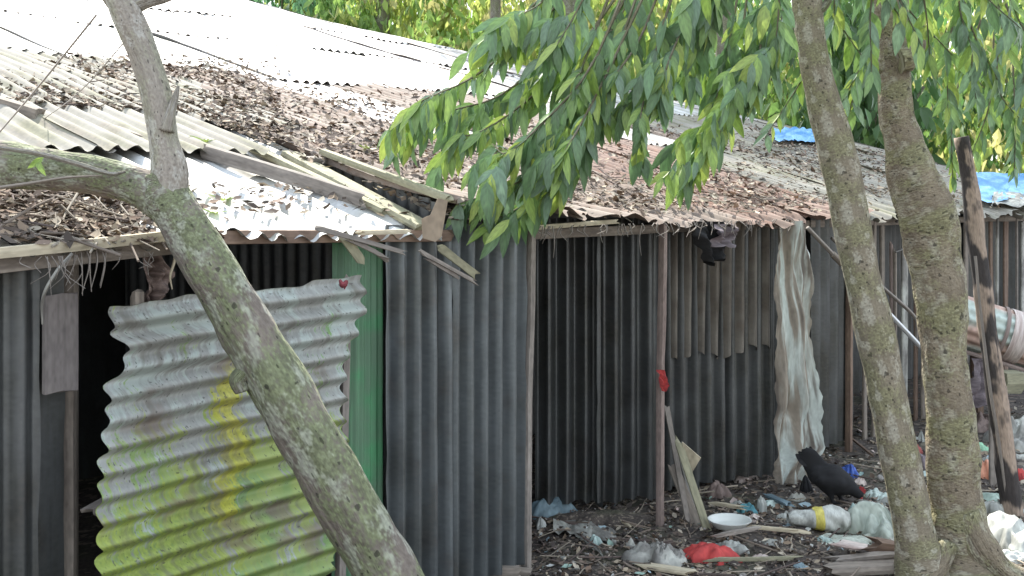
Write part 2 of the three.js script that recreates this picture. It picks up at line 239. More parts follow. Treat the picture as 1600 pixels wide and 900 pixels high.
// -- roof -------------------------------------------------------
const q0 = roofTS(682, 310, LIFT), t0R = q0.t;                                // near edge of the higher roof
const rk1 = roofTS(1600, 290), rk2 = roofTS(380, 6);                    // far rake
const tRake = s => mix(rk1.t, rk2.t, (s - rk1.s) / (rk2.s - rk1.s));
const SR = rk2.s + 0.3;
const notch = roofTS(505, 247), lo1 = roofTS(450, 240, LOFF), lo2 = roofTS(662, 352, LOFF);
const tLow = s => mix(lo2.t, lo1.t, clamp((s - lo2.s) / (lo1.s - lo2.s), -0.5, 1)) - 0.03;
const tEdge = s => mix(t0R, notch.t, clamp((s + 0.16) / (notch.s + 0.16))), edgeLift = s => LIFT * clamp(1 - (s + 0.16) / (notch.s + 0.3));
function roofSheet(t0, t1, s0, s1, off, mat, o = {}) {
  const s = Math.floor(R() * 9000), skew = (R() - 0.5) * 0.02, lift = (R() - 0.4) * 0.012, W = t1 - t0;
  const g = sheetGeo(W, s1 - s0, (u, v, h) => {
    let t = t0 + u + skew * v, ss = s0 + v; if (o.tmax) t = Math.min(t, o.tmax(ss)); if (o.tmin) t = Math.max(t, o.tmin(ss));
    const up = o.lift ? edgeLift(ss) * Math.exp(-Math.max(0, t - t0R) / 0.75) : 0, sag = up * 1.25 - 0.018 * Math.sin(t * 1.3) - 0.012 * Math.sin(ss * 2.1 + t * 0.5);
    return wall(t, ss, roofY(ss, off + sag * 0.8 + lift * (v / (s1 - s0)))).addScaledVector(RN, h);
  }, Object.assign({ seed: s, pitch: 0.098, amp: 0.0135, nv: 10, dent: 0.006, side: 0.006, curl: 0.02 }, o));
  part(shed, 'roof_sheet', g, mat);
}
// higher roof, right of the gap, rows from the eave up
const rows = [[-0.16, 1.75], [1.62, 3.5], [3.38, 5.3], [5.18, 7.1], [6.98, SR]];
rows.forEach(([s0, s1], r) => {
  const start = r === 0 ? t0R : r === 1 ? -3.9 : -6;
  const tEnd = tRake(s0) + 0.1;
  let k = 0;
  for (let t = start; t < tEnd; t += 0.80, k++) {
    const near = r === 0, pxm = t;
    let mat = r === 0 ? (t > 3.3 ? roofMoss : t > 1.7 ? roofRed : roofRust) : r === 1 ? (t > 4.5 ? roofMoss : (hsh(k, r, 3) > 0.6 ? roofRust : roofZinc)) : (hsh(k, r, 3) > 0.75 ? roofWhite : roofZinc);
    if (r === 1 && t < -0.6) mat = roofMoss;
    const low = r === 1 && t < t0R - 0.1;
    roofSheet(t - 0.05, t + 0.83, near ? s0 + (hsh(k, 1, 9) - 0.5) * 0.09 : low ? Math.min(s0, notch.s) : s0, s1, 0.009 * r + (k % 2) * 0.005, mat, { jag0: near ? 0.075 : r > 1 ? 0.006 : 0.02, tmax: tRake, tmin: near && k === 0 ? tEdge : undefined, lift: near, res: r > 1 ? 6 : 8, nv: near ? 14 : 8, jf: near ? 9 : 14, curl: near ? 0.05 : 0.004 });
  }
});
// lower, paler roof at the left
for (let t = -4.3, k = 0; t < lo2.t + 0.4; t += 0.80, k++)
  roofSheet(t - 0.05, t + 0.83, -0.12 + (hsh(k, 4, 9) - 0.5) * 0.07, 1.95, LOFF + (k % 2) * 0.006, t < -2.2 ? roofMoss : roofWhite, { jag0: 0.03, tmax: tLow, nv: 14, curl: 0.03 });
// ridge cap and back slope
for (let t = -6; t < tRake(SR); t += 1.9)
  part(shed, 'ridge_cap', gridGeo(8, 8, (a, b) => { const x = (a - 0.5) * 0.5; return { p: wall(Math.min(t + b * 1.95, tRake(SR)), SR + x, roofY(SR) + 0.07 - Math.abs(x) * 0.3 + 0.006 * n1(b * 9 + t, 4)), u: x, v: b * 2 }; }), roofZinc);
for (let t = -6; t < tRake(SR); t += 2.0)
  part(shed, 'roof_sheet', sheetGeo(2.05, 3, (u, v, h) => wall(Math.min(t + u, tRake(SR)), SR + v, roofY(SR) - 0.45 * v + h), { seed: 40 + Math.floor(t * 3 + 30), res: 6, nv: 4 }), roofZinc);
// -- back wall and end walls keep the inside dark
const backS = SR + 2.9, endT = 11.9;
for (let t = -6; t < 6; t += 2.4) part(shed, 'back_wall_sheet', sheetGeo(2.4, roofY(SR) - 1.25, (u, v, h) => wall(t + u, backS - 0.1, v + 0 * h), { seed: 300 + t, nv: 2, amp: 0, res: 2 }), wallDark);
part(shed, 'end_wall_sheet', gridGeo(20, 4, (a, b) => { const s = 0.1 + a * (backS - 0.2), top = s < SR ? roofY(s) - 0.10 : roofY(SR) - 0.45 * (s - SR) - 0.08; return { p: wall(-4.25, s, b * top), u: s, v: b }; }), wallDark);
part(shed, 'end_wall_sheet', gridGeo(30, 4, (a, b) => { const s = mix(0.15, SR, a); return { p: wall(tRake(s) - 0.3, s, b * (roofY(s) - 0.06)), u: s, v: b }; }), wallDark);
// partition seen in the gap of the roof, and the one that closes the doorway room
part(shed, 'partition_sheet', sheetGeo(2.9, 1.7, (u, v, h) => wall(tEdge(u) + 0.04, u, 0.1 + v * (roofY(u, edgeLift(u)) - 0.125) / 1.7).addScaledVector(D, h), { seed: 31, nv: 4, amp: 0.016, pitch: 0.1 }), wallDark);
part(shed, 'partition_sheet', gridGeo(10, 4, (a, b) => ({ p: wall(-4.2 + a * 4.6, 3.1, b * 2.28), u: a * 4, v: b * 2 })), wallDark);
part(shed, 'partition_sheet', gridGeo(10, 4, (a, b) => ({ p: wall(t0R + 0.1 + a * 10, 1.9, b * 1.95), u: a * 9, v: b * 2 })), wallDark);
// rafters and battens around the gap
const raf = (x1, y1, x2, y2, off, w, h, mat, name = 'rafter', o = {}) => part(shed, name, beam(roofP(x1, y1, off), roofP(x2, y2, off), w, h, Object.assign({ up: RN }, o)), mat);
part(shed, 'rafter', beam(wall(tEdge(-0.16), -0.16, roofY(-0.16, LIFT * 1.2)), wall(notch.t, notch.s, roofY(notch.s, 0.03)), 0.05, 0.03, { up: RN }), woodMoss);
raf(452, 240, 664, 356, LOFF + 0.03, 0.10, 0.03, woodMoss);
raf(395, 232, 600, 330, LOFF + 0.03, 0.05, 0.03, woodMoss);
raf(482, 250, 535, 249, 0.0, 0.05, 0.03, woodGrey, 'batten');
raf(318, 236, 566, 312, LOFF + 0.05, 0.045, 0.065, woodGrey, 'purlin');
raf(170, 202, 240, 224, -0.01, 0.05, 0.05, woodDark, 'purlin');
raf(-20, 156, 62, 180, 0.03, 0.06, 0.06, woodDark, 'purlin');
// flap of rusty sheet standing at the corner of the gap
part(shed, 'bent_sheet_flap', (() => { const a = wpt(676, 372, -0.17), g = new THREE.Shape([[-16, 0], [4, -6], [14, 2], [19, 30], [24, 58], [8, 62], [-4, 36], [-18, 30]].map(([x, y]) => new THREE.Vector2(x / F * 4.6, y / F * 4.6))); const e = new THREE.ExtrudeGeometry(g, { depth: 0.004, bevelEnabled: false }); e.rotateY(0.3); e.translate(a.x, a.y, a.z); return e; })(), wood(woodTex([0.24, 0.185, 0.13], [0.34, 0.27, 0.20], 91)));
// eave boards
const eb = (x1, y1, x2, y2, s, w, h, mat, name = 'eave_board', o) => part(shed, name, beam(wpt(x1, y1, s), wpt(x2, y2, s), w, h, o), mat);
eb(-60, 401, 262, 369, -0.14, 0.03, 0.035, woodPale);
eb(-60, 416, 300, 380, -0.08, 0.04, 0.06, woodDark, 'eave_beam');
eb(340, 372, 700, 368, -0.05, 0.04, 0.05, woodBrown, 'eave_beam');
eb(560, 363, 632, 361, -0.16, 0.025, 0.018, woodPale);
eb(832, 356, 962, 346, -0.12, 0.03, 0.022, woodPale);
eb(700, 372, 1040, 356, 0.03, 0.05, 0.05, woodDark, 'eave_beam');
eb(1040, 356, 1700, 338, 0.06, 0.05, 0.05, woodDark, 'eave_beam');
// splintered slats sticking out under the eave
for (const [x1, y1, x2, y2, w, s] of [[488, 355, 622, 393, 7, -0.2], [545, 372, 598, 398, 7, -0.19], [560, 376, 602, 406, 5, -0.18], [540, 372, 566, 408, 14, -0.17], [655, 392, 738, 438, 7, -0.14], [664, 402, 712, 432, 6, -0.13], [690, 388, 744, 430, 15, -0.12]])
  part(shed, 'broken_slat', beam(wpt(x1, y1, s), wpt(x2, y2, s), w / F * 4.7, 0.012, { ragged: 0.02, up: V(0.3, 0.2, 1), rough: 0.2 }), w > 12 ? woodMoss : woodGrey);

// -- front wall, panel by panel (ground pixels of both ends, rows of top and bottom)
function wallSheet(pa, pb, mat, o = {}) {       // pa, pb ground points
  const y0 = o.y0 ?? 0.02, y1 = o.y1 ?? 1.585, W = distXZ(pa, pb);
  part(shed, o.name ?? 'wall_sheet', sheetGeo(W, y1 - y0, panelMap(pa, pb, y0, o.lean ?? 0), Object.assign({ nv: 14, jag0: 0.012, jag1: 0.006, amp: 0.031, dent: 0.0022, side: 0.004 }, o)), mat, o.label);
}
const wg = (px, s = 0) => { const p = wpt(px, 400, s); p.y = 0; return p; };
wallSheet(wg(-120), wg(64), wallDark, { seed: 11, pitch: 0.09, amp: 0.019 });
wallSheet(wg(60, 0.06), wg(102, 0.06), wallDark, { seed: 12, pitch: 0.3, amp: 0.006, name: 'wall_board' });
part(shed, 'wall_board', beam(wpt(94, 460, -0.01), wpt(94, 612, -0.01), 48 / F * 3.6 * 1.25, 0.02, { up: OUT, ragged: 0.002 }), wood(woodTex([0.13, 0.115, 0.11], [0.22, 0.195, 0.185], 53)), 'short brown board nailed beside the doorway');
part(shed, 'post', beam(wg(108, 0.12).setY(0), wg(108, 0.12).setY(1.5), 0.05, 0.05), woodDark);
wallSheet(wg(520, 0.02), wg(598, 0.02), greenPaint, { seed: 13, pitch: 0.034, amp: 0.005, res: 7, y1: 1.55, label: 'narrow ribbed sheet painted green', side: 0 });
wallSheet(wg(596, 0.0), wg(716, 0.0), wallBlue, { seed: 14, y0: 0.0, jag0: 0.02 });
wallSheet(wg(704, -0.015), wg(817, -0.015), wallBlue, { seed: 19, y0: 0.03, jag0: 0.03 });
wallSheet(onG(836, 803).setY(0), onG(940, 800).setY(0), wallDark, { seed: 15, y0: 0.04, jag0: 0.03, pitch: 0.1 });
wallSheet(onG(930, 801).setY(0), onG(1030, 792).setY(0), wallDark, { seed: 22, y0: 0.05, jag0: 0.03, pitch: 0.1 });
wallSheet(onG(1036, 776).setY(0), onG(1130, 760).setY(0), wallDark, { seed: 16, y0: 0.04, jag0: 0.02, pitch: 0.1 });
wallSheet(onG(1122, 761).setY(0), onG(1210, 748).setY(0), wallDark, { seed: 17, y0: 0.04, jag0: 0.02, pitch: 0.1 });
{ const a = onG(1040, 778).setY(0), b = onG(1206, 750).setY(0); wallSheet(a, b, wallPale, { seed: 18, y0: 0.80, y1: 1.575, jag0: 0.05, jf: 7, pitch: 0.1, label: 'pale rusty sheet with a ragged lower edge' }); }
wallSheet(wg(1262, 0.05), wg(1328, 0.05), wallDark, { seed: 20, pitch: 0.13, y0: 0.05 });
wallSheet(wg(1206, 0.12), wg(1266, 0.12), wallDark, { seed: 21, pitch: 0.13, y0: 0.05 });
// posts
const post = (px, gyp, topPx, topY, w, mat, s = 0) => { const b = onG(px, gyp), Z = -b.z, t = pt(topPx, topY, Z); part(shed, 'post', beam(b.clone().setY(-0.05), t, w / F * Z, w / F * Z * 0.9, { up: D, rough: 0.12, bow: 0.008 }), mat); };
post(822, 893, 829, 352, 13, woodGrey); post(1031, 822, 1037, 352, 11, woodPink); post(1326, 702, 1328, 345, 10, woodBrown); post(1247, 735, 1250, 345, 14, woodGrey);
post(1030, 800, 1031, 560, 8, woodGrey);
// planks and posts of the far bays
const plank = (px, w, y0, y1, mat, s = 0.03) => { const a = wpt(px, y1, s), b = wpt(px + (hsh(px, 2, 5) - 0.5) * 4, y0, s); part(shed, 'plank', beam(b, a, w / F * -a.z, 0.02, { up: OUT, rough: 0.12 }), mat); };
for (const [px, w, y1, y0, k] of [[1352, 12, 345, 690, 4], [1366, 9, 345, 685, 4], [1378, 12, 348, 690, 4], [1392, 7, 380, 690, 2], [1398, 5, 390, 690, 4], [1413, 20, 388, 672, 5], [1431, 10, 350, 668, 3], [1444, 12, 345, 662, 4], [1458, 14, 345, 655, 3], [1474, 10, 345, 650, 4], [1488, 14, 345, 645, 3], [1509, 14, 338, 640, 4], [1536, 12, 336, 630, 0], [1548, 12, 332, 628, 3], [1558, 5, 338, 620, 5], [1572, 18, 332, 615, 3], [1588, 5, 335, 612, 0], [1598, 14, 345, 610, 5], [1614, 12, 332, 605, 0], [1630, 14, 332, 600, 3]]) plank(px, w, y0, y1, [woodGrey, woodPale, woodPink, woodBrown, woodDark, paleGrey][k], 0.03 + hsh(px, 1, 1) * 0.05);
// far bays: rear boarding so the openings read dark
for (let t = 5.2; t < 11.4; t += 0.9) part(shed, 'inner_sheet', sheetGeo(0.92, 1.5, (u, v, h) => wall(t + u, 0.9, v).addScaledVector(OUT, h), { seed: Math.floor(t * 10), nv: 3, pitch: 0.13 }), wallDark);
// bent metal hoop hung below the far eave
part(shed, 'hoop', tube([0, 1, 2, 3, 4, 5].map(i => { const a = -0.6 + i * 0.75; const p = wpt(1408 + 17 * Math.sin(a * 1.1 + 0.2), 368 - 26 * Math.cos(a), -0.02); return p; }), [0.008, 0.012, 0.012, 0.012, 0.01, 0.006], { nr: 6 }), metal(zincMap([0.2, 0.19, 0.18], [0.1, 0.08, 0.06], 0.6, [0.08, 0.07, 0.06], 0.5, 950)));
part(shed, 'sill_board', beam(onG(706, 903).setY(0.03), onG(812, 903).setY(0.03), 0.04, 0.05), woodDark);

// ---------------------------------------------------------------- makeshift door: pale sheet with ridges lying across
{
  const s = -0.10, A = wpt(180, 900, s), B = wpt(566, 900, s); A.y = B.y = 0; const W = distXZ(A, B), U = B.clone().sub(A).normalize();
  const topY = 1.375, hgt = topY - 0.03;
  const edgeL = y => -0.055 * sstep(1.25, 0.75, y) + 0.05 * sstep(1.12, 1.2, y) * (1 - sstep(1.25, 1.3, y)) - 0.02 * Math.abs(Math.sin(y / 0.077 * 3.1416)) + 0.012 * n1(y * 31, 4);
  const edgeR = y => W - 0.105 * sstep(1.28, 1.0, y) - 0.03 * Math.abs(Math.sin(y / 0.077 * 3.1416)) + 0.015 * n1(y * 23, 8) - 0.07 * sstep(0.45, 0.2, y) + 0.015;
  const g = gridGeo(60, 170, (a, b) => {
    const y = 0.03 + b * hgt, xl = edgeL(y), xr = edgeR(y), x = mix(xl, xr, a);
    const h = 0.0175 * Math.sin(y / 0.077 * 6.2832) + 0.012 * n2(x * 2, y * 2.3, 31) + 0.004 * n2(x * 9, y * 8, 32), tilt = 0.045 * (x / W) - 0.02;
    const yy = y + tilt * (0.3 + 0.7 * b) + 0.012 * n1(x * 3, 5) * b + (b > 0.995 ? 0.012 * n1(x * 15, 6) : 0);
    return { p: A.clone().addScaledVector(U, x).addScaledVector(OUT, h + 0.03 * (1 - b)).setY(yy), u: a, v: b };
  }, (a, b) => (Math.abs(a - 0.205 - 0.05 * (0.09 - b)) < 0.012 && b < 0.215 && b > 0.02) || (a > 0.9 && b < 0.235 && (a - 0.9) * 1.5 > (b - 0.1)));
  const dr = thing('makeshift_door', 'pale corrugated sheet door daubed with yellow and green paint', 'door', A.clone());
  part(dr, 'door_sheet', g, doorMat);
  part(dr, 'brace', beam(wpt(142, 800, -0.02), wpt(260, 735, -0.02), 0.05, 0.03), woodGrey);
  part(dr, 'hinge_post', beam(wpt(530, 900, -0.06).setY(0), wpt(540, 440, -0.06), 0.03, 0.035, { up: D }), woodGrey);
  part(dr, 'hinge_post', beam(wpt(225, 900, -0.055).setY(0), wpt(215, 460, -0.055), 0.035, 0.035, { up: D }), woodDark);
  part(dr, 'tie', tube([wpt(531, 438, s - 0.03), wpt(536, 446, s - 0.05), wpt(541, 441, s - 0.03), wpt(538, 452, s - 0.03)], [0.006, 0.010, 0.009, 0.004], { nr: 7, ns: 14, seed: 5, na: 0.2, nf: 40 }), cloth([0.16, 0.03, 0.04], [0.28, 0.06, 0.07], 76));
}

// ---------------------------------------------------------------- trees in front
const leafG = (len = 1, wid = 0.34, droop = 0.22, seg = 5) => { const P = [], uv = [], idx = []; for (let i = 0; i <= seg; i++) { const q = i / seg, w = wid * 0.5 * Math.pow(Math.sin(Math.PI * Math.pow(q, 0.82)), 0.9) * (q > 0.97 ? 0 : 1) + 0.004, y = -droop * q * q * len; for (const k of [-1, 0, 1]) { P.push(k * w, y + Math.abs(k) * w * 0.35, q * len); uv.push(k * 0.5 + 0.5, q); } }
  for (let i = 0; i < seg; i++) for (let k = 0; k < 2; k++) { const a = i * 3 + k, b = a + 1, c = a + 3, e = c + 1; idx.push(a, e, b, a, c, e); } const g = new THREE.BufferGeometry(); g.setAttribute('position', new THREE.Float32BufferAttribute(P, 3)); g.setAttribute('uv', new THREE.Float32BufferAttribute(uv, 2)); g.setIndex(idx); g.computeVertexNormals(); return g; };
const LG = [leafG(1, 0.30, 0.2), leafG(1, 0.36, 0.35), leafG(1, 0.26, 0.1)], farLeaf = leafG(1, 0.42, 0.25, 3);
const leafTex = colorTex(128, (u, v) => { const m = Math.abs(u - 0.5) < 0.035 ? 1.35 : 1, vein = 1 + 0.10 * Math.sin((v * 26 - Math.abs(u - 0.5) * 16)), f = fbm(u, v, 8, 8, 33, 3); return [0.8, 0.8, 0.8].map(x => x * m * vein * (0.75 + 0.5 * f)); });
const leafMat = (r, g, b, tr = 0.38) => M({ rgb: [r, g, b], map: leafTex, roughness: 0.75, transmission: tr, thickness: 0, clearcoat: 0.8, clearcoatRoughness: 0.3 });
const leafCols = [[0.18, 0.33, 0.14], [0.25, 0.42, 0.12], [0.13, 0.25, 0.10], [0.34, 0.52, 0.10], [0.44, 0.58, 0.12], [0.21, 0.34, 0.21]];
const leafMats = leafCols.map(c => leafMat(...c)), foliageMat = leafMat(1, 1, 1, 0.38), farMat = M({ roughness: 0.9, transmission: 0.6, thickness: 0 });
const dummy = new THREE.Object3D();
function aim(p, dir, up, len, roll) { const z = dir.clone().normalize(), x = V().crossVectors(up, z); if (x.lengthSq() < 1e-4) x.set(1, 0, 0); x.normalize(); const y = V().crossVectors(z, x), m = new THREE.Matrix4().makeBasis(x, y, z); m.multiply(new THREE.Matrix4().makeRotationZ(roll)); m.scale(V(len, len, len)); m.setPosition(p); return m; }
// leaves along a hanging twig (world points); fills list with {m, c, z}
function leafTwig(pts, r, list, o = {}) {
  const cv = new THREE.CatmullRomCurve3(pts), L = cv.getLength(), n = Math.ceil(L / (o.gap ?? 0.03)), size = o.size ?? 0.15;
  for (let i = 0; i < n; i++) {
    const q = (o.from ?? 0.08) + (1 - (o.from ?? 0.08)) * (i + r()) / n, p = cv.getPoint(Math.min(1, q)), tg = cv.getTangent(Math.min(1, q)), side = V().crossVectors(tg, V(0, 0.4, 1)).normalize().multiplyScalar((i % 2 ? 1 : -1) * (0.25 + r() * 0.5));
    const dir = tg.clone().multiplyScalar(0.35 + r() * 0.5).add(side).add(V((r() - 0.5) * 0.5, -0.55 - r() * 0.8, (r() - 0.5) * 0.8));
    const up = V((r() - 0.5) * 1.0, 0.35 + 0.4 * r(), 0.85 + (r() - 0.5));
    const k = r(), c = o.sunlitShare && k < o.sunlitShare ? (k < o.sunlitShare * 0.4 ? 4 : 3) : k < 0.5 ? 0 : k < 0.68 ? 1 : k < 0.84 ? 2 : 5;  // share of leaves in lighter yellow-green, sun-lit look put into their colour
    list.push({ m: aim(p, dir, up, size * (0.62 + 0.6 * r()), (r() - 0.5) * 0.9), c, p });
  }
}
function addLeaves(tree, list, parent, max = 300) {
  const base = tree.position, vis = l => { const Z = -l.p.z, x = CX + l.p.x / Z * F, y = CY - (l.p.y - H) / Z * F; return (x > 0 && x < 1600 && y > 0 && y < 500 ? 1 : 0.02) * l.m.getMaxScaleOnAxis() / Z; };
  list.forEach(l => l.k = vis(l)); list.sort((a, b) => b.k - a.k);
  list.slice(0, max).forEach((l, i) => { const m = new THREE.Mesh(LG[i % 3], leafMats[l.c]); m.name = 'leaf'; l.m.clone().setPosition(l.p.clone().sub(base)).decompose(m.position, m.quaternion, m.scale); parent.add(m); sh(m); });
  const rest = list.slice(max); if (!rest.length) return;
  const im = new THREE.InstancedMesh(LG[0], foliageMat, rest.length), col = new THREE.Color();
  rest.forEach((l, i) => { im.setMatrixAt(i, l.m.clone().setPosition(l.p.clone().sub(base))); im.setColorAt(i, col.setRGB(...leafCols[l.c])); });
  im.name = 'foliage'; im.userData = { kind: 'stuff' }; parent.add(im); sh(im);
}
// leaning tree with a dead stem
{
  const Z = 3.58, b = pt(742, 1150, 3.72); b.y = 0;
  const tr = thing('leaning_tree', 'leaning mossy tree trunk with a bare dead stem in front of the door', 'tree', b);
  const list = [[770, 1185, 170, 3.74], [735, 1130, 125, 3.72], [668, 1010, 104, 3.68], [606, 900, 95, 3.65], [522, 750, 92, 3.62], [440, 612, 93, 3.6], [355, 462, 80], [292, 362, 78], [258, 302, 78], [246, 270, 50]];
  part(tr, 'trunk', limb(list, Z, { ns: 90, nr: 22, seed: 3, na: 0.05, nf: 7, tile: 0.62 }), barkMossy);
  part(tr, 'dead_stem', limb([[262, 330, 60], [264, 268, 58], [256, 215, 46], [246, 155, 46], [228, 92, 43], [208, 46, 44], [188, 0, 46], [172, -50, 44], [150, -130, 40]], Z - 0.01, { ns: 60, nr: 16, seed: 6, na: 0.05, nf: 9, tile: 0.5 }), barkDead);
  part(tr, 'branch', limb([[268, 312, 70], [215, 290, 60], [150, 274, 62], [80, 264, 62], [20, 258, 64], [-70, 250, 64]], 3.6, { ns: 50, nr: 16, seed: 9, na: 0.06, nf: 8, tile: 0.5 }), barkMossy);
  part(tr, 'broken_stub', limb([[258, 205, 26], [266, 175, 17], [274, 150, 10], [279, 134, 3]], Z - 0.03, { nr: 8, seed: 12, na: 0.12 }), barkDead);
  part(tr, 'broken_stub', limb([[205, 30, 30], [184, 12, 30], [166, -6, 22]], Z, { nr: 8, seed: 13, na: 0.12 }), barkDead);
  part(tr, 'side_branch', limb([[196, 18, 26], [225, 2, 22], [262, -8, 18], [330, -40, 14]], Z, { nr: 8, seed: 14, na: 0.1 }), barkDead);
  part(tr, 'bark_knob', limb([[388, 575, 30], [374, 592, 34], [380, 612, 26]], 3.56, { nr: 8, seed: 15, na: 0.15 }), barkMossy);
  part(tr, 'twig', limb([[-20, 228, 7], [60, 240, 8], [120, 256, 8], [176, 272, 7], [196, 268, 4]], 3.5, { nr: 6, seed: 16 }), barkDead);
  part(tr, 'twig', limb([[-20, 296, 6], [50, 286, 6], [100, 278, 5], [160, 274, 3]], 3.5, { nr: 6, seed: 17 }), woodDark);
  for (const [x, y, a] of [[58, 250, 0.3], [68, 246, -0.6]]) { const m = new THREE.Mesh(LG[1], leafMats[3]); m.name = 'leaf'; m.applyMatrix4(aim(pt(x, y, 3.48).sub(b), V(a, -0.5, 0.3), V(0, 0.5, 1), 0.055, a)); tr.add(sh(m)); }
}
// the two trees on the right
const crownList = [];
const treeA = thing('slender_tree', 'slender pale olive trunk curving left, its leafy bough hanging over the roof', 'tree', onG(1440, 905));
part(treeA, 'trunk', limb([[1446, 930, 120], [1440, 905, 86], [1430, 850, 66], [1415, 760, 62], [1396, 660, 60], [1372, 540, 60], [1346, 430, 56], [1328, 340, 55], [1312, 255, 58], [1288, 165, 52], [1268, 75, 46], [1260, 0, 46], [1250, -90, 44], [1235, -220, 40], [1240, -420, 34], [1290, -700, 24], [1300, -1000, 10]], 5.13, { ns: 120, nr: 20, seed: 21, na: 0.05, nf: 6, tile: 0.55 }), barkOlive);
part(treeA, 'branch', limb([[1262, 30, 16], [1290, 8, 14], [1302, -30, 13], [1330, -110, 10]], 5.1, { nr: 8, seed: 22 }), barkFar);
const treeB = thing('stout_tree', 'stout rough-barked tree with flared roots beside the charred pole', 'tree', onG(1498, 895));
part(treeB, 'trunk', limb([[1502, 925, 190], [1500, 900, 130], [1498, 860, 98], [1492, 780, 82], [1485, 680, 74], [1475, 560, 74], [1466, 430, 76], [1448, 335, 80], [1424, 262, 72], [1402, 190, 58], [1394, 120, 54], [1391, 50, 52], [1386, -40, 50], [1380, -200, 46], [1400, -450, 38], [1440, -750, 24], [1450, -1050, 10]], 5.2, { ns: 120, nr: 22, seed: 25, na: 0.08, nf: 7, tile: 0.5 }), barkRough);
part(treeB, 'root', limb([[1512, 800, 40, 5.14], [1536, 856, 50, 5.1], [1568, 892, 42, 5.1], [1640, 918, 26, 5.12]], 5.1, { nr: 12, seed: 27, na: 0.1 }), barkRough);
part(treeB, 'root', limb([[1480, 850, 40, 5.12], [1462, 892, 34, 5.06], [1420, 925, 20, 5.0]], 5.1, { nr: 10, seed: 28, na: 0.1 }), barkRough);
part(treeB, 'knot', limb([[1402, 92, 40], [1424, 88, 26], [1436, 74, 17], [1440, 62, 10]], 5.12, { nr: 10, seed: 29, na: 0.2, nf: 20 }), barkRough);
part(treeB, 'stub', limb([[1378, 112, 14], [1366, 104, 10], [1362, 96, 6]], 5.12, { nr: 7, seed: 30, na: 0.2 }), barkRough);
const branchB = part(treeB, 'branch', limb([[1386, -40, 40], [1480, -140, 30], [1600, -190, 22], [1760, -230, 14]], 5.2, { nr: 10, seed: 31 }), barkRough);
// bough of tree A reaching left above the roof, with hanging leafy twigs
{
  const r = rng(5), list = [], Zb = 4.75;
  const bough = part(treeA, 'bough', limb([[1252, -60, 34, 5.13], [1180, -120, 28, 5.0], [1060, -130, 24, 4.85], [930, -90, 18, 4.75], [840, -40, 12, 4.7]], Zb, { nr: 10, seed: 33 }), barkOlive);
  const tw = [
    [[930, -70], [850, 30], [740, 120], [655, 160], [606, 205], [0.1]], [[900, -60], [800, 40], [770, 60]], [[960, -60], [870, 70], [780, 150], [700, 175], [640, 205]],
    [[1000, -60], [900, 80], [820, 160], [740, 210], [690, 200]], [[1000, -80], [920, 110], [850, 190], [790, 240], [770, 225]], [[980, -80], [915, 90], [860, 240], [800, 290], [716, 318]],
    [[1010, -80], [930, 130], [880, 230], [830, 310], [760, 350]], [[1020, -80], [940, 150], [900, 250], [845, 310], [805, 330]], [[1040, -80], [960, 90], [910, 190], [880, 240], [862, 270]],
    [[1060, -100], [1000, 60], [960, 120], [930, 170], [915, 200]], [[1080, -100], [1030, 60], [1010, 140], [1000, 190], [1002, 250]], [[1110, -100], [1070, 30], [1040, 110], [1030, 150]],
    [[1170, -110], [1140, 60], [1120, 150], [1105, 230], [1060, 285]], [[1180, -110], [1160, 50], [1150, 120], [1135, 190], [1118, 215]], [[1200, -100], [1190, 60], [1180, 110], [1170, 160]], [[1130, -100], [1110, 20], [1090, 80], [1080, 130]],
    [[880, -60], [850, 0], [800, 30]], [[940, -60], [900, 20], [870, 70]], [[1150, -100], [1120, -10], [1105, 40]], [[1220, -80], [1215, 40], [1205, 110]], [[1060, -90], [985, 20], [940, 60]], [[1010, -70], [960, 30], [930, 90], [900, 120]]];
  tw.forEach((w, i) => {
    const sunlitShare = [0, 3, 5, 6, 12, 13, 1].includes(i) ? 0.42 : 0.2, z0 = Zb + (r() - 0.5) * 0.5, P = w.filter(p => p.length > 1).map(([x, y], j) => pt(x, y, z0 + j * (r() - 0.5) * 0.12));
    part(bough, 'twig', tube(P, P.map((_, j) => mix(0.007, 0.002, j / (P.length - 1))), { nr: 5, ns: 14, seed: i }), barkOlive);
    leafTwig(P, r, list, { gap: 0.022, size: 0.135, sunlitShare, from: 0.16 });
    for (let k = 0; k < 3; k++) { const q = 0.3 + 0.6 * r(), c = new THREE.CatmullRomCurve3(P).getPoint(q), e = c.clone().add(V(-0.08 - 0.12 * r(), -0.06 - 0.12 * r(), (r() - 0.5) * 0.3)); leafTwig([c, c.clone().lerp(e, 0.5).add(V(0, 0.02, 0)), e], r, list, { gap: 0.028, size: 0.14, sunlitShare }); }
  });
  // crown above the frame
  for (let k = 0; k < 80; k++) { const a = r() * 6.28, q = Math.sqrt(r()) * 2.3, c = V(treeA.position.x + 0.3 + Math.cos(a) * q, 3.1 + r() * 2.6, treeA.position.z + 0.1 + Math.sin(a) * q * 0.85), e = c.clone().add(V((r() - 0.5) * 0.4, -0.35, (r() - 0.5) * 0.4)); leafTwig([c, c.clone().lerp(e, 0.5).add(V(0.03, 0.05, 0)), e], r, list, { gap: 0.035, size: 0.17 }); }
  addLeaves(treeA, list, bough);
}
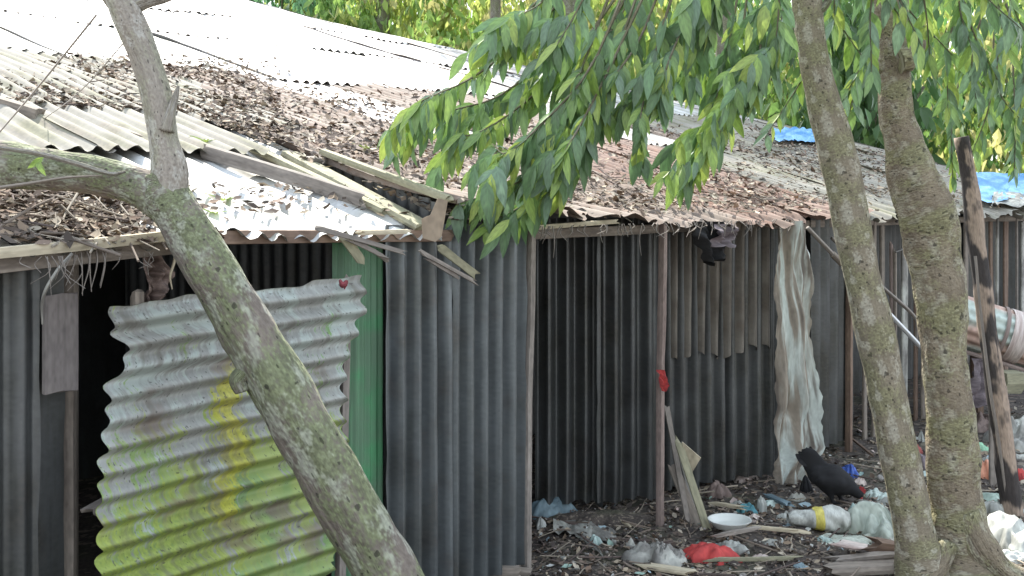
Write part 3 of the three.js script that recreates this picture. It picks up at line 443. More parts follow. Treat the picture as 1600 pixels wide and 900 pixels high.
{
  const r = rng(8), list = [];
  const region = [[1300, 60, 5.8], [1330, 40, 6.2], [1345, 170, 6.0], [1350, 90, 5.9], [1355, 20, 5.0], [1460, 20, 5.6], [1480, 80, 5.9], [1500, 20, 5.4], [1520, 110, 6.0], [1545, 60, 5.6], [1570, 30, 5.2], [1580, 110, 5.9], [1590, 160, 6.2], [1540, 180, 6.4], [1560, 0, 5.0], [1420, -20, 4.9], [1375, -30, 4.95], [1440, 10, 5.7], [1310, -20, 5.6], [1215, 60, 6.2], [1225, 130, 6.4], [1235, 20, 5.8], [1490, 205, 7.0], [1570, 210, 6.8], [1595, 60, 5.4], [1535, 20, 5.7], [1610, 20, 5.2], [1620, 120, 5.8], [1515, 60, 6.4], [1555, 130, 6.7]];
  for (const [x, y, z] of region) { const q = (r() - 0.5) * 150, a = pt(x + 10 + q, y - 130, z), b = pt(x + q * 0.4 + (r() - 0.5) * 40, y - 20, z - 0.1), c = pt(x - q * 0.3 + (r() - 0.5) * 70, y + 35 + r() * 60, z - 0.15); part(branchB, 'twig', tube([a, b, c], [0.006, 0.004, 0.002], { nr: 5, ns: 10 }), barkRough); leafTwig([a, b, c], r, list, { gap: 0.034, size: 0.125, sunlitShare: 0.35, from: 0.1 }); }
  for (let k = 0; k < 130; k++) { const a = r() * 6.28, q = Math.sqrt(r()) * 2.4, c = V(treeB.position.x + 0.4 + Math.cos(a) * q, 3.15 + r() * 2.8, treeB.position.z - 0.4 + Math.sin(a) * q), e = c.clone().add(V((r() - 0.5) * 0.4, -0.35, (r() - 0.5) * 0.4)); leafTwig([c, c.clone().lerp(e, 0.5).add(V(0.03, 0.05, 0)), e], r, list, { gap: 0.035, size: 0.17 }); }
  addLeaves(treeB, list, branchB);
}
// ---------------------------------------------------------------- trees behind the shed
function farTree(label, px, Z, h, rx, ry, cyc, n, cols, o = {}) {
  const r = rng(Math.floor(px * 7 + Z * 31)), x = (px - CX) / F * Z, b = V(x, 0, -Z), tr = thing(o.name ?? 'broadleaf_tree', label, 'tree', b, 'trees behind the shed');
  const w = o.w ?? 0.16, top = h * 0.8, lean = (r() - 0.5) * 0.6;
  part(tr, 'trunk', tube([V(x, -0.1, -Z), V(x + lean * 0.2, h * 0.25, -Z), V(x + lean * 0.5, h * 0.5, -Z - 0.1), V(x + lean, top, -Z)], [w * 1.4, w, w * 0.8, w * 0.25], { ns: 24, nr: 10, seed: px }), barkFar);
  for (let k = 0; k < 4; k++) { const y = cyc - ry * 0.6 + r() * ry, a = r() * 6.28; part(tr, 'limb', tube([V(x + lean * 0.4, y - 0.7, -Z), V(x + Math.cos(a) * rx * 0.35, y, -Z + Math.sin(a) * rx * 0.35), V(x + Math.cos(a) * rx * 0.75, y + 0.6, -Z + Math.sin(a) * rx * 0.75)], [w * 0.5, w * 0.3, 0.02], { ns: 10, nr: 6, seed: k }), barkFar); }
  const im = new THREE.InstancedMesh(farLeaf, farMat, n), col = new THREE.Color(), per = 26; let cc, base, cs;
  for (let i = 0; i < n; i++) {
    if (i % per === 0) { const u = r() * 2 - 1, a = r() * 6.28, q = Math.pow(r(), 0.4), k = Math.sqrt(1 - u * u); cc = V(Math.cos(a) * k * q * rx, cyc + u * q * ry, Math.sin(a) * k * q * rx); base = cols[Math.floor(r() * cols.length)]; cs = 0.22 + 0.3 * r(); }
    const p = cc.clone().add(V((r() + r() - 1) * cs * 1.5, (r() + r() - 1) * cs, (r() + r() - 1) * cs * 1.5)), sz = (o.leaf ?? 0.17) * (0.6 + 0.8 * r()), k = 0.75 + 0.5 * r();
    im.setMatrixAt(i, aim(p, V(r() - 0.5, -0.3 - r() * 0.5, r() - 0.5), V(r() - 0.5, 0.8, r() - 0.3), sz, (r() - 0.5) * 2)); im.setColorAt(i, col.setRGB(base[0] * k, base[1] * k, base[2] * k));
  }
  im.name = 'crown'; im.userData = { kind: 'stuff' }; tr.add(sh(im)); return tr;
}
const YG = [[0.40, 0.52, 0.13], [0.50, 0.55, 0.17], [0.28, 0.44, 0.11], [0.54, 0.52, 0.22]], GG = [[0.10, 0.22, 0.06], [0.16, 0.28, 0.07], [0.08, 0.17, 0.05]];
farTree('tree behind the shed with a thick grey trunk rising past the roof edge', 590, 26, 13, 2.6, 2.4, 11, 5000, GG, { w: 0.2 });
farTree('tree behind the shed with a thinner pale trunk near the hanging bough', 774, 19, 12, 2.8, 2.4, 9.4, 5500, GG, { w: 0.10 });
farTree('bushy bluish green tree at the far corner of the roof', 440, 28, 7.5, 2.6, 2.4, 5.4, 6000, [[0.16, 0.34, 0.17], [0.14, 0.28, 0.14]], { w: 0.1, leaf: 0.26 });
farTree('small yellow green tree left of the thick grey trunk', 530, 27, 7, 2.0, 2.2, 5.2, 4500, YG, { w: 0.08, leaf: 0.24 });
farTree('yellow green bushy tree between the two far trunks', 670, 28, 7, 2.6, 2.4, 5.2, 8000, YG, { w: 0.08, leaf: 0.24 });
farTree('bright yellow green tree behind the hanging bough', 850, 26, 8, 3.2, 3.2, 4.8, 9000, YG, { w: 0.1, leaf: 0.24 });
farTree('broad yellow green tree behind the middle of the bough', 1040, 26, 8, 3.2, 3.4, 4.4, 9000, YG, { w: 0.1, leaf: 0.24 });
farTree('light green tree behind the slender trunk', 1210, 22, 7, 3.0, 3.0, 3.8, 9000, YG.concat(GG), { w: 0.1 });
farTree('dark leaved tree filling the gap between the right trunks', 1350, 15, 6.5, 1.0, 1.7, 3.4, 2200, GG, { w: 0.08, leaf: 0.2 });
farTree('light green tree behind the stout trunk', 1480, 21, 7, 3.0, 2.8, 3.4, 8000, YG, { w: 0.1, leaf: 0.2 });
farTree('dense green tree beyond the blue sheeted roof corner', 1620, 17, 7, 2.2, 2.6, 3.2, 5500, GG.concat(YG), { w: 0.1, leaf: 0.2 });
farTree('tall shade tree standing behind the middle of the roof', 880, 18.5, 13, 3.6, 2.4, 10, 6500, GG, { w: 0.14 });
farTree('tall green shade tree beyond the far slope of the roof', 1130, 17.5, 12, 3.4, 2.2, 9, 6000, GG, { w: 0.14 });

// ---------------------------------------------------------------- litter (nobody could count it)
const flake = (() => { const g = new THREE.BufferGeometry(); g.setAttribute('position', new THREE.Float32BufferAttribute([0, 0, -0.5, 0.24, 0.07, -0.1, 0, 0.0, 0, -0.24, 0.09, -0.05, 0.18, 0.10, 0.25, -0.17, 0.05, 0.25, 0, 0.16, 0.5], 3)); g.setIndex([0, 2, 1, 0, 3, 2, 2, 4, 1, 2, 3, 5, 2, 5, 6, 2, 6, 4]); g.computeVertexNormals(); return g; })();
const twigG = new THREE.CylinderGeometry(0.5, 0.3, 1, 5, 3).rotateX(Math.PI / 2); { const p = twigG.attributes.position; for (let i = 0; i < p.count; i++) { const z = p.getZ(i); p.setX(i, p.getX(i) + 1.3 * Math.sin(z * 4)); } twigG.computeVertexNormals(); }
const litterMat = M({ roughness: 0.95 });
const browns = [[0.16, 0.11, 0.08], [0.24, 0.18, 0.13], [0.10, 0.075, 0.06], [0.33, 0.27, 0.20], [0.20, 0.15, 0.12], [0.40, 0.35, 0.28], [0.075, 0.06, 0.05]];
function scatter(name, label, category, n, geo, where, size, tone, seed, lie = 0.5) {
  const r = rng(seed), im = new THREE.InstancedMesh(geo, litterMat, n), c = new THREE.Color(), box = new THREE.Matrix4();
  for (let i = 0; i < n; i++) { const w = where(r), up = w.n.clone().add(V((r() - 0.5) * lie * 2, 0, (r() - 0.5) * lie * 2)).normalize(), a = r() * 6.28, dir = V(Math.cos(a), 0, Math.sin(a)); dir.addScaledVector(up, -dir.dot(up)); const m = aim(w.p, dir, up, 1, 0), sz = size(r); m.scale(V(...sz)); im.setMatrixAt(i, m); const k = tone[Math.floor(r() * tone.length)], f = 0.7 + 0.6 * r(); im.setColorAt(i, c.setRGB(k[0] * f, k[1] * f, k[2] * f)); }
  im.name = numbered(name); im.userData = { kind: 'stuff', label, category }; scene.add(sh(im)); return im;
}
const inPoly = polys => { const tot = polys.reduce((a, p) => a + p[4], 0); return r => { let k = r() * tot, q = polys[0]; for (const p of polys) { if (k < p[4]) { q = p; break; } k -= p[4]; } return [mix(q[0], q[2], r()) + (r() + r() - 1) * 80, mix(q[1], q[3], r()) + (r() + r() - 1) * (q[5] ? 6 : 22), q[5] ?? 0]; }; };
const roofWhere = pick => r => { for (let k = 0; k < 60; k++) { const [x, y, off] = pick(r), q = roofTS(x, y, off); const ok = off < 0 ? (q.s > -0.16 && q.s < 1.55 && q.t < tLow(q.s) - 0.05) : (q.s > -0.12 && q.s < SR && q.t < tRake(q.s) - 0.05 && (q.s > 1.75 || q.t > t0R + 0.05)); if (ok && n2(q.t * 2.1, q.s * 1.5, 66) + r() * 1.2 > 0.25) return { p: wall(q.t, q.s, roofY(q.s, off + 0.022 + r() * 0.015)), n: RN }; } return { p: wall(1 + r(), 0.5 + r(), roofY(1)), n: RN }; };
const flakeSize = (a, b) => r => { const k = mix(a, b, r() * r()); return [k, k * (0.5 + r()), k]; };
scatter('roof_leaf_litter', 'dry brown leaf litter strewn over the roof sheets', 'leaf litter', 17000, flake, roofWhere(inPoly([[0, 105, 400, 240, 4.8], [0, 300, 245, 392, 2.2, LOFF + 0.01], [300, 300, 640, 350, 0.25, LOFF + 0.01], [610, 190, 1000, 345, 2.4], [1000, 200, 1420, 335, 2.6], [1150, 190, 1420, 270, 1.2], [1480, 240, 1600, 330, 0.5], [300, 150, 700, 260, 1.6]])), flakeSize(0.025, 0.085), browns, 91, 0.6);
scatter('roof_twigs', 'thin dead twigs fallen on the roof sheets', 'twigs', 420, twigG, roofWhere(inPoly([[0, 300, 245, 390, 3, LOFF + 0.01], [0, 100, 430, 205, 1], [620, 220, 1400, 340, 2]])), r => { const w = 0.004 + r() * 0.007; return [w, w, 0.08 + r() * r() * 0.5]; }, [[0.2, 0.16, 0.13], [0.32, 0.28, 0.23], [0.12, 0.09, 0.08]], 92, 0.3);
const groundWhere = r => { if (r() < 0.72) { const p = gnd(mix(820, 1620, r()), mix(628, 930, Math.pow(r(), 0.85))); p.y = gy(p.x, p.z) + 0.004 + r() * 0.012; return { p, n: V(0, 1, 0) }; } const p = V(mix(-2, 6, r()), 0, mix(-11, -3, r())); p.y = gy(p.x, p.z) + 0.006; return { p, n: V(0, 1, 0) }; };
scatter('ground_leaf_litter', 'dry leaves and scraps scattered on the dark soil', 'leaf litter', 9000, flake, groundWhere, flakeSize(0.018, 0.075), browns.concat([[0.05, 0.04, 0.035], [0.07, 0.055, 0.05]]), 93, 0.8);
scatter('ground_twigs', 'thin broken twigs lying on the dark soil', 'twigs', 750, twigG, groundWhere, r => { const w = 0.004 + r() * 0.010; return [w, w, 0.06 + r() * r() * 0.5]; }, [[0.2, 0.16, 0.13], [0.34, 0.29, 0.23], [0.12, 0.09, 0.08]], 94, 0.25);
const pebble = new THREE.IcosahedronGeometry(0.5, 1); { const p = pebble.attributes.position; for (let i = 0; i < p.count; i++) { const k = 1 + 0.25 * n3(p.getX(i) * 3, p.getY(i) * 3, p.getZ(i) * 3, 4); p.setXYZ(i, p.getX(i) * k, p.getY(i) * k * 0.7, p.getZ(i) * k); } pebble.computeVertexNormals(); }
scatter('soil_clods', 'small clods and pebbles on the dark soil', 'clods', 3000, pebble, groundWhere, r => { const k = 0.008 + 0.045 * r() * r() * r(); return [k, k, k * (0.7 + 0.6 * r())]; }, [[0.09, 0.075, 0.065], [0.14, 0.12, 0.10], [0.05, 0.042, 0.04], [0.30, 0.28, 0.26]], 95, 0.6);
scatter('plastic_scraps', 'tiny pale scraps of plastic and paper on the soil', 'scraps', 420, flake, r => { const p = gnd(mix(840, 1620, r()), mix(640, 905, r())); p.y = gy(p.x, p.z) + 0.012; return { p, n: V(0, 1, 0) }; }, flakeSize(0.02, 0.10), [[0.6, 0.62, 0.6], [0.5, 0.5, 0.48], [0.35, 0.45, 0.5], [0.62, 0.5, 0.46], [0.3, 0.42, 0.36]], 96, 0.7);

// ---------------------------------------------------------------- hanging things
// cloth hung in front of the wall: rows of [row, left, right] in photo pixels, at a depth function
function drape(rows, Zf, o = {}) { const s = o.seed ?? 1, nu = o.nu ?? 26, nv = o.nv ?? 40; return gridGeo(nu, nv, (a, b) => {
  const k = b * (rows.length - 1), i = Math.min(rows.length - 2, Math.floor(k)), f = k - i, A = rows[i], B = rows[i + 1], y = mix(A[0], B[0], f), xl = mix(A[1], B[1], f), xr = mix(A[2], B[2], f);
  const e = (a < 0.01 || a > 0.99 ? 1 : 0) * (o.edge ?? 3) * n1(y * 0.12, s + (a > 0.5 ? 3 : 4)), px = mix(xl, xr, a) + e, py = y + (b > 0.99 ? (o.rag ?? 6) * n1(px * 0.21, s + 6) : 0);
  const fold = (o.fold ?? 0.03) * (Math.sin(a * (o.nf ?? 9) + 1.5 * n1(b * 4, s)) * (0.4 + 0.6 * b) + 1.1 * n2(a * 5, b * 6, s + 1) + 0.4 * n2(a * 14, b * 16, s + 2));
  const p = pt(px, py, Zf(px, py)); p.addScaledVector(OUT, fold); return { p, u: a * 0.6, v: b * 1.6 }; }); }
const wZ = s => (px, py) => -wpt(px, py, s).z;
const plasticMat = M({ roughness: 0.45, map: colorTex(512, (u, v) => { const st = fbm(u, v, 22, 3, 120, 5), n = fbm(u, v, 6, 5, 121, 5), f = fbm(u, v, 60, 40, 122, 2), d = fbm(u, v, 9, 4, 123, 5); let c = lerp3([0.50, 0.56, 0.53], [0.68, 0.74, 0.71], n); c = lerp3(c, [0.26, 0.20, 0.15], 0.85 * sstep(0.44, 0.66, 0.6 * st + 0.4 * d + 0.16 * sstep(0.75, 0.1, u) - 0.07)); c = lerp3(c, [0.10, 0.08, 0.07], 0.7 * sstep(0.60, 0.74, 0.5 * st + 0.5 * n)); return c.map(x => x * (0.8 + 0.4 * f)); }) });
solo('plastic_sheet', drape([[345, 1212, 1258], [420, 1208, 1262], [480, 1208, 1262], [560, 1207, 1268], [640, 1207, 1278], [700, 1208, 1290], [735, 1212, 1268], [768, 1212, 1262]], (x, y) => -wpt(1235, 400, -0.16).z, { seed: 4, nu: 50, nv: 90, fold: 0.035, nf: 13 }), plasticMat, 'tall torn sheet of stained white plastic hanging from the eave down to the soil', 'plastic sheet');
solo('torn_rag', drape([[346, 1082, 1130], [370, 1084, 1136], [392, 1096, 1130], [412, 1104, 1118]], wZ(-0.1), { seed: 7, nu: 16, nv: 14, fold: 0.03, rag: 10 }), black, 'dark torn rag hanging under the rusty eave', 'rag');
solo('torn_rag', drape([[350, 1120, 1150], [366, 1116, 1148], [384, 1112, 1136]], wZ(-0.14), { seed: 9, nu: 14, nv: 10, fold: 0.03, rag: 6 }), purple, 'grey purple plastic scrap hanging under the rusty eave', 'rag');
solo('root_fibres', mergeGeometries([0, 1, 2, 3, 4, 5, 6].map(i => tube([wpt(118 + i * 8, 388, -0.13), wpt(116 + i * 8 + (i % 3) * 4, 410, -0.14), wpt(114 + i * 7 + (i % 2) * 8, 425 + (i * 37 % 40), -0.13)], [0.002, 0.003, 0.0012], { nr: 5, ns: 10, seed: i }))), woodGrey, 'bunch of dry root fibres dangling below the left eave board', 'roots');
solo('hanging_rag', drape([[398, 226, 252], [425, 222, 268], [450, 226, 262], [472, 232, 246]], wZ(-0.05), { seed: 12, nu: 14, nv: 12, fold: 0.03, rag: 8 }), brownRag, 'brown rag hung above the top edge of the painted door', 'rag');
solo('hanging_root', tube([wpt(276, 384, -0.12), wpt(272, 410, -0.12), wpt(266, 432, -0.12), wpt(269, 452, -0.12)], [0.004, 0.005, 0.004, 0.002], { nr: 6, seed: 4 }), woodPale, 'single pale root dangling beside the leaning trunk', 'root');
solo('bent_wire', tube([wpt(113, 396, -0.17), wpt(92, 420, -0.16), wpt(74, 448, -0.14), wpt(66, 472, -0.1), wpt(66, 506, -0.06)], [0.005, 0.006, 0.006, 0.005, 0.003], { nr: 6, seed: 4, na: 0.02 }), paleGrey, 'pale bent wire hooked over the left eave board', 'wire');
{ const wire = M({ rgb: [0.3, 0.27, 0.25], roughness: 0.6 });
  solo('guy_wire', tube([roofP(-14, 222), pt(66, 128, 3.9), pt(150, 24, 3.58)], [0.0035, 0.0035, 0.0035], { nr: 5, ns: 12, na: 0 }), wire, 'thin dark wire running from the roof edge up to the dead stem', 'wire');
  solo('guy_wire', tube([roofP(66, 188), pt(140, 128, 3.9), pt(214, 42, 3.55)], [0.002, 0.002, 0.002], { nr: 5, ns: 12, na: 0 }), wire, 'faint pale wire crossing the dead stem above its broken stub', 'wire'); }
// tarpaulin on the far roof corner
const tarpOn = (x0, y0, x1, y1, seed, mat, label) => { const a = roofTS(x0, y0, 0.03), b = roofTS(x1, y0, 0.03), c = roofTS(x0, y1, 0.03), d = roofTS(x1, y1, 0.03); solo('roof_tarpaulin', gridGeo(24, 14, (u, v) => { const t = mix(mix(a.t, b.t, u), mix(c.t, d.t, u), v) + 0.05 * n1(v * 9, seed), s = mix(mix(a.s, b.s, u), mix(c.s, d.s, u), v) + 0.06 * n1(u * 9, seed + 1); return { p: wall(t, s, roofY(s, 0.055 + 0.035 * Math.abs(n2(u * 9, v * 7, seed)))), u: u * 2, v }; }), mat, label, 'tarpaulin'); };
tarpOn(1530, 276, 1680, 322, 3, tarp, 'bright blue tarpaulin over the far corner of the shed roof');
tarpOn(1212, 206, 1288, 226, 5, tarp, 'strip of blue sheeting on the roof seen between the trunks');
tarpOn(1545, 306, 1660, 328, 8, paleGrey, 'grey sheeting folded below the blue tarpaulin');

// ---------------------------------------------------------------- poles
{
  const Zp = -onG(1580, 805).z, char = M({ roughness: 0.9, bumpMap: barkBump, bumpScale: 0.006, map: colorTex(256, (u, v) => { const n = fbm(u, v, 3, 7, 140, 4), st = fbm(u, v, 24, 4, 141, 3), f = fbm(u, v, 60, 60, 142, 2); return lerp3([0.33, 0.255, 0.20], [0.045, 0.038, 0.036], sstep(0.40, 0.56, n + 0.25 * (st - 0.5))).map(x => x * (0.7 + 0.6 * f)); }) });
  const p = thing('charred_pole', 'half charred pole standing upright beside the stout tree', 'pole', onG(1580, 805));
  part(p, 'shaft', limb([[1581, 812, 34], [1572, 720, 32], [1560, 640, 31], [1549, 560, 30], [1540, 490, 28], [1530, 410, 27], [1521, 330, 27], [1512, 270, 26], [1502, 214, 22]], Zp, { ns: 60, nr: 14, seed: 43, na: 0.06, nf: 9, tile: 1.1 }), char);
  part(p, 'ridge', limb([[1576, 800, 6], [1562, 700, 6], [1546, 600, 6], [1536, 520, 5], [1524, 400, 5]], Zp - 0.035, { nr: 6, seed: 44 }), woodGrey);
  solo('grey_post', beam(onG(1552, 762), pt(1552, 600, -onG(1552, 762).z), 14 / F * 6.7, 0.03, { up: V(0, 0, 1) }), woodGrey, 'short grey board post just behind the charred pole', 'post');
}
const whiteMetal = M({ rgb: [0.62, 0.64, 0.66], roughness: 0.4, metalness: 0.3 });
{ const a = wpt(1262, 356, -0.22), b = pt(1452, 556, 7.6), p = thing('slanting_pipe', 'slanting pipe with a dark upper half and bright lower half', 'pipe', b);
  const m = a.clone().lerp(b, 0.22); part(p, 'dark_half', tube([a, a.clone().lerp(m, 0.5), m], [0.014, 0.014, 0.014], { nr: 8, na: 0.03 }), woodGrey); part(p, 'bright_half', tube([m, m.clone().lerp(b, 0.5), b], [0.016, 0.016, 0.016], { nr: 8, na: 0.01 }), whiteMetal); part(p, 'ferrule', tube([m.clone().lerp(a, 0.15), m, m.clone().lerp(b, 0.05)], [0.02, 0.021, 0.02], { nr: 8, na: 0.02 }), woodDark);
  const c = wpt(1300, 372, -0.15), d = pt(1432, 502, 7.9); solo('slanting_pole', tube([c, c.clone().lerp(d, 0.5), pt(1428, 494, 7.9), d, pt(1430, 540, 7.95)], [0.012, 0.013, 0.013, 0.012, 0.010], { nr: 8, na: 0.04 }), woodGrey, 'thin brown pole slanting above the bright pipe, bent at its end', 'pole'); }
// rolled corrugated sheet on a bench, tied with a strap
{
  const base = onG(1600, 655), Z = -base.z, A = pt(1490, 498, Z - 0.1), B = pt(1690, 560, Z - 0.25), ax = B.clone().sub(A).normalize(), up = V(0, 1, 0).addScaledVector(ax, -ax.y).normalize(), sd = V().crossVectors(ax, up), L = A.distanceTo(B), r0 = 44 / F * Z;
  const roll = thing('rolled_sheet', 'rolled up corrugated sheet tied with a strap on a low bench', 'rolled sheet', base.clone());
  const rm = metal(colorTex(256, (u, v) => { const n = fbm(u, v, 5, 5, 150, 5), k = 0.5 + 0.5 * Math.sin(v * 6.28 * 3 + n * 3); return lerp3([0.46, 0.52, 0.47], [0.48, 0.33, 0.27], sstep(0.45, 0.75, k * 0.6 + n * 0.5)).map(x => x * (0.75 + 0.5 * fbm(u, v, 40, 40, 151, 2))); }), 0.6, 0.1);
  const cyl = (l0, l1, fr, n = 120, m = 10) => gridGeo(n, m, (a, b) => { const th = a * 6.2832, r = fr(th, b); return { p: A.clone().addScaledVector(ax, mix(l0, l1, b)).addScaledVector(up, Math.cos(th) * r * 0.92).addScaledVector(sd, Math.sin(th) * r), u: b, v: a }; });
  part(roll, 'outer_sheet', cyl(0, L, (t, b) => r0 * (0.95 + 0.035 * Math.sin(t * 15) + 0.03 * n1(t * 2 + b * 3, 4))), rm);
  part(roll, 'inner_sheet', cyl(0.01, L - 0.01, t => r0 * (0.72 + 0.035 * Math.sin(t * 12)), 90), rm);
  part(roll, 'strap', cyl(L * 0.40, L * 0.52, (t, b) => r0 * (1.02 + 0.03 * n1(t * 3, 6)), 40, 4), pinkPale);
  part(roll, 'strap', cyl(L * 0.34, L * 0.37, (t, b) => r0 * (1.025 + 0.02 * n1(t * 3, 8)), 40, 3), woodPink);
  const bench = thing('low_bench', 'low rough bench under the rolled corrugated sheet', 'bench', base.clone());
  const u0 = A.clone().addScaledVector(up, -r0 * 0.95), u1 = B.clone().addScaledVector(up, -r0 * 0.95), off = sd.clone().multiplyScalar(0.1);
  part(bench, 'top_board', beam(u0.clone().add(off), u1.clone().add(off), 0.09, 0.03), woodPink); part(bench, 'top_board', beam(u0.clone().sub(off), u1.clone().sub(off), 0.09, 0.03), woodGrey);
  for (const k of [0.25, 0.85]) for (const q of [-1, 1]) { const t = u0.clone().lerp(u1, k).addScaledVector(sd, 0.1 * q); part(bench, 'leg', beam(t.clone().setY(0), t, 0.045, 0.045), woodBrown); }
  solo('wooden_crate', (beam(pt(1562, 596, 8.4), pt(1592, 596, 8.4), 0.22, 0.16)), woodMoss, 'small wooden crate tucked under the rolled sheet', 'crate');
}
solo('dark_cloth', drape([[560, 1524, 1540], [600, 1514, 1542], [635, 1508, 1542]], () => 8.3, { seed: 31, nu: 14, nv: 14, fold: 0.04 }), purple, 'dusky cloth hanging below the rolled sheet by the stout trunk', 'cloth');

// ---------------------------------------------------------------- boards leaning at the post
const leaner = (x0, y0, Za, x1, y1, Zb, w, d, mat, label, up) => solo('leaning_board', beam(pt(x0, y0, Za), pt(x1, y1, Zb), w, d, { up: up ?? V(0.2, 0, 1), ragged: 0.02, rough: 0.1 }), mat, label, 'board');
{ const z = -onG(1108, 836).z; leaner(1108, 836, z, 1060, 692, z + 0.28, 0.042, 0.016, woodMoss, 'longest pale board leaning on the post beside the white dish');
  const z2 = -onG(1078, 822).z; leaner(1076, 820, z2, 1042, 640, z2 + 0.3, 0.03, 0.015, woodGrey, 'thin grey board leaning tight against the red tied post'); leaner(1092, 826, z2, 1052, 728, z2 + 0.18, 0.055, 0.012, woodDark, 'dark short board between the two leaning pale boards');
  leaner(1082, 778, z2 + 0.1, 1062, 700, z2 + 0.25, 0.04, 0.012, paleGrey, 'grey white slat half hidden behind the leaning boards');
  const c = pt(1078, 712, z + 0.26), g = new THREE.ExtrudeGeometry(new THREE.Shape([[-12, 22], [18, -2], [4, -26], [-10, -18], [-8, 0]].map(([x, y]) => new THREE.Vector2(x / F * 5.9, y / F * 5.9))), { depth: 0.012, bevelEnabled: false }); g.rotateY(-0.3); g.translate(c.x, c.y, c.z); solo('plywood_scrap', g, woodPale, 'pale angular scrap of plywood behind the longest leaning board', 'plywood'); }
solo('red_rag', drape([[578, 1029, 1038], [590, 1029, 1041], [602, 1033, 1043], [613, 1036, 1041]], (x, y) => 5.88, { seed: 41, nu: 10, nv: 12, fold: 0.012, edge: 1 }), red, 'small red rag tied round the post', 'rag');

// ---------------------------------------------------------------- rubbish on the ground
const junk = (name, label, cat, px, py, w, h, d, mat, o = {}) => { const c = onG(px, py), k = 1 / F * -c.z; return solo(name, heap(c, w / 2 * k, (d ?? w * 0.5) * k, h * k, o), mat, label, cat); };
junk('red_cloth', 'crumpled bright red cloth on the soil', 'cloth', 1112, 872, 100, 26, 34, red, { seed: 51, fr: 16, rot: 0.15, crump: 0.5 });
junk('white_bag', 'white plastic bag edge sticking out behind the red cloth', 'bag', 1140, 858, 50, 14, 20, white, { seed: 52, crump: 0.6 });
junk('shredded_plastic', 'fuzzy pile of shredded pale plastic beside the red cloth', 'plastic', 1028, 876, 80, 22, 50, paleGrey, { seed: 53, crump: 0.9, fr: 50 });
junk('white_scrap', 'small white plastic cup lying at the foot of the grey post', 'cup', 844, 822, 16, 16, 12, white, { seed: 54 });
junk('blue_cloth', 'dull blue cloth heap against the bottom of the dark sheets', 'cloth', 858, 800, 60, 32, 22, blueGrey, { seed: 55, crump: 0.3 });
junk('teal_rag', 'teal plastic rag near the leaning boards', 'rag', 1165, 802, 34, 14, 16, teal, { seed: 56, crump: 0.6 });
junk('white_bottle', 'small white crushed bottle beside the teal rag', 'bottle', 1189, 800, 14, 22, 8, white, { seed: 57, pow: 0.25, crump: 0.3 });
junk('blue_bag', 'shiny blue plastic bag behind the black hen', 'bag', 1326, 748, 24, 22, 18, blue, { seed: 58, crump: 0.5 });
junk('black_bag', 'round black bag at the foot of the hanging plastic', 'bag', 1258, 766, 18, 24, 14, black, { seed: 59, crump: 0.2 });
junk('clear_plastic', 'heap of greyish green plastic sheeting beside the slender trunk', 'plastic', 1365, 830, 90, 46, 50, cloth([0.14, 0.17, 0.14], [0.40, 0.45, 0.40], 160, 0.6), { seed: 60, crump: 0.8, fr: 14 });
junk('clear_plastic', 'flat pale plastic between the hen and the slender trunk', 'plastic', 1368, 776, 44, 14, 24, cloth([0.3, 0.36, 0.33], [0.5, 0.58, 0.54], 161, 0.5), { seed: 61, crump: 0.7 });
junk('pale_plastic', 'low spread of pale green plastic in front of the yellow banded sack', 'plastic', 1330, 846, 120, 12, 24, cloth([0.22, 0.24, 0.2], [0.46, 0.5, 0.44], 162, 0.6), { seed: 62, crump: 0.8 });
junk('red_bottle', 'reddish plastic scrap behind the slender trunk', 'plastic', 1430, 706, 20, 18, 12, cloth([0.3, 0.08, 0.07], [0.42, 0.2, 0.17], 163), { seed: 63 });
junk('grey_pot', 'grey rubber lump between the two right trunks', 'rubber', 1438, 730, 26, 20, 16, purple, { seed: 64, crump: 0.2 });
junk('green_cloth', 'pale green cloth beside the grey board post', 'cloth', 1528, 700, 30, 12, 14, greenBag, { seed: 65, crump: 0.5 });
junk('orange_plastic', 'orange pink plastic scraps left of the grey board post', 'plastic', 1534, 745, 36, 22, 22, orange, { seed: 66, crump: 0.7 });
junk('red_plastic', 'red plastic bowl fragment right of the charred pole', 'plastic', 1592, 748, 22, 18, 14, red, { seed: 67, crump: 0.4 });
junk('green_sheet', 'pale green folded sheet behind the charred pole', 'sheet', 1550, 780, 54, 12, 22, cloth([0.28, 0.36, 0.31], [0.44, 0.54, 0.48], 164), { seed: 68, crump: 0.3 });
junk('white_sack', 'pale block shaped sack at the foot of the charred pole', 'sack', 1550, 804, 44, 24, 18, white, { seed: 69, crump: 0.2, pow: 0.3 });
junk('white_plastic', 'large white crumpled plastic by the flared root', 'plastic', 1588, 856, 70, 46, 60, white, { seed: 70, crump: 0.7, fr: 13 });
junk('white_plastic', 'white plastic strip beside the stout tree root', 'plastic', 1585, 875, 60, 14, 22, white, { seed: 71, crump: 0.7 });
junk('brown_rag', 'brown rag lump by the dark sheets near the boards', 'rag', 1120, 772, 40, 20, 20, brownRag, { seed: 72, crump: 0.6 });
junk('earth_mound', 'low mound of dark earth along the sheet bottoms', 'earth', 960, 812, 160, 14, 30, soil, { seed: 73, crump: 0.2 });
junk('brown_rag', 'brown pinkish rag under the pale ragged sheet', 'rag', 1165, 748, 40, 16, 16, pinkPale, { seed: 74, crump: 0.6 });
junk('fibre_heap', 'greyish heap of rubbish behind the rolled sheet bench', 'rubbish', 1590, 690, 80, 34, 50, paleGrey, { seed: 75, crump: 0.9, fr: 30 });
junk('fibre_heap', 'grey rubbish heap between stout trunk and charred pole', 'rubbish', 1530, 668, 60, 22, 40, brownRag, { seed: 76, crump: 0.9, fr: 30 });
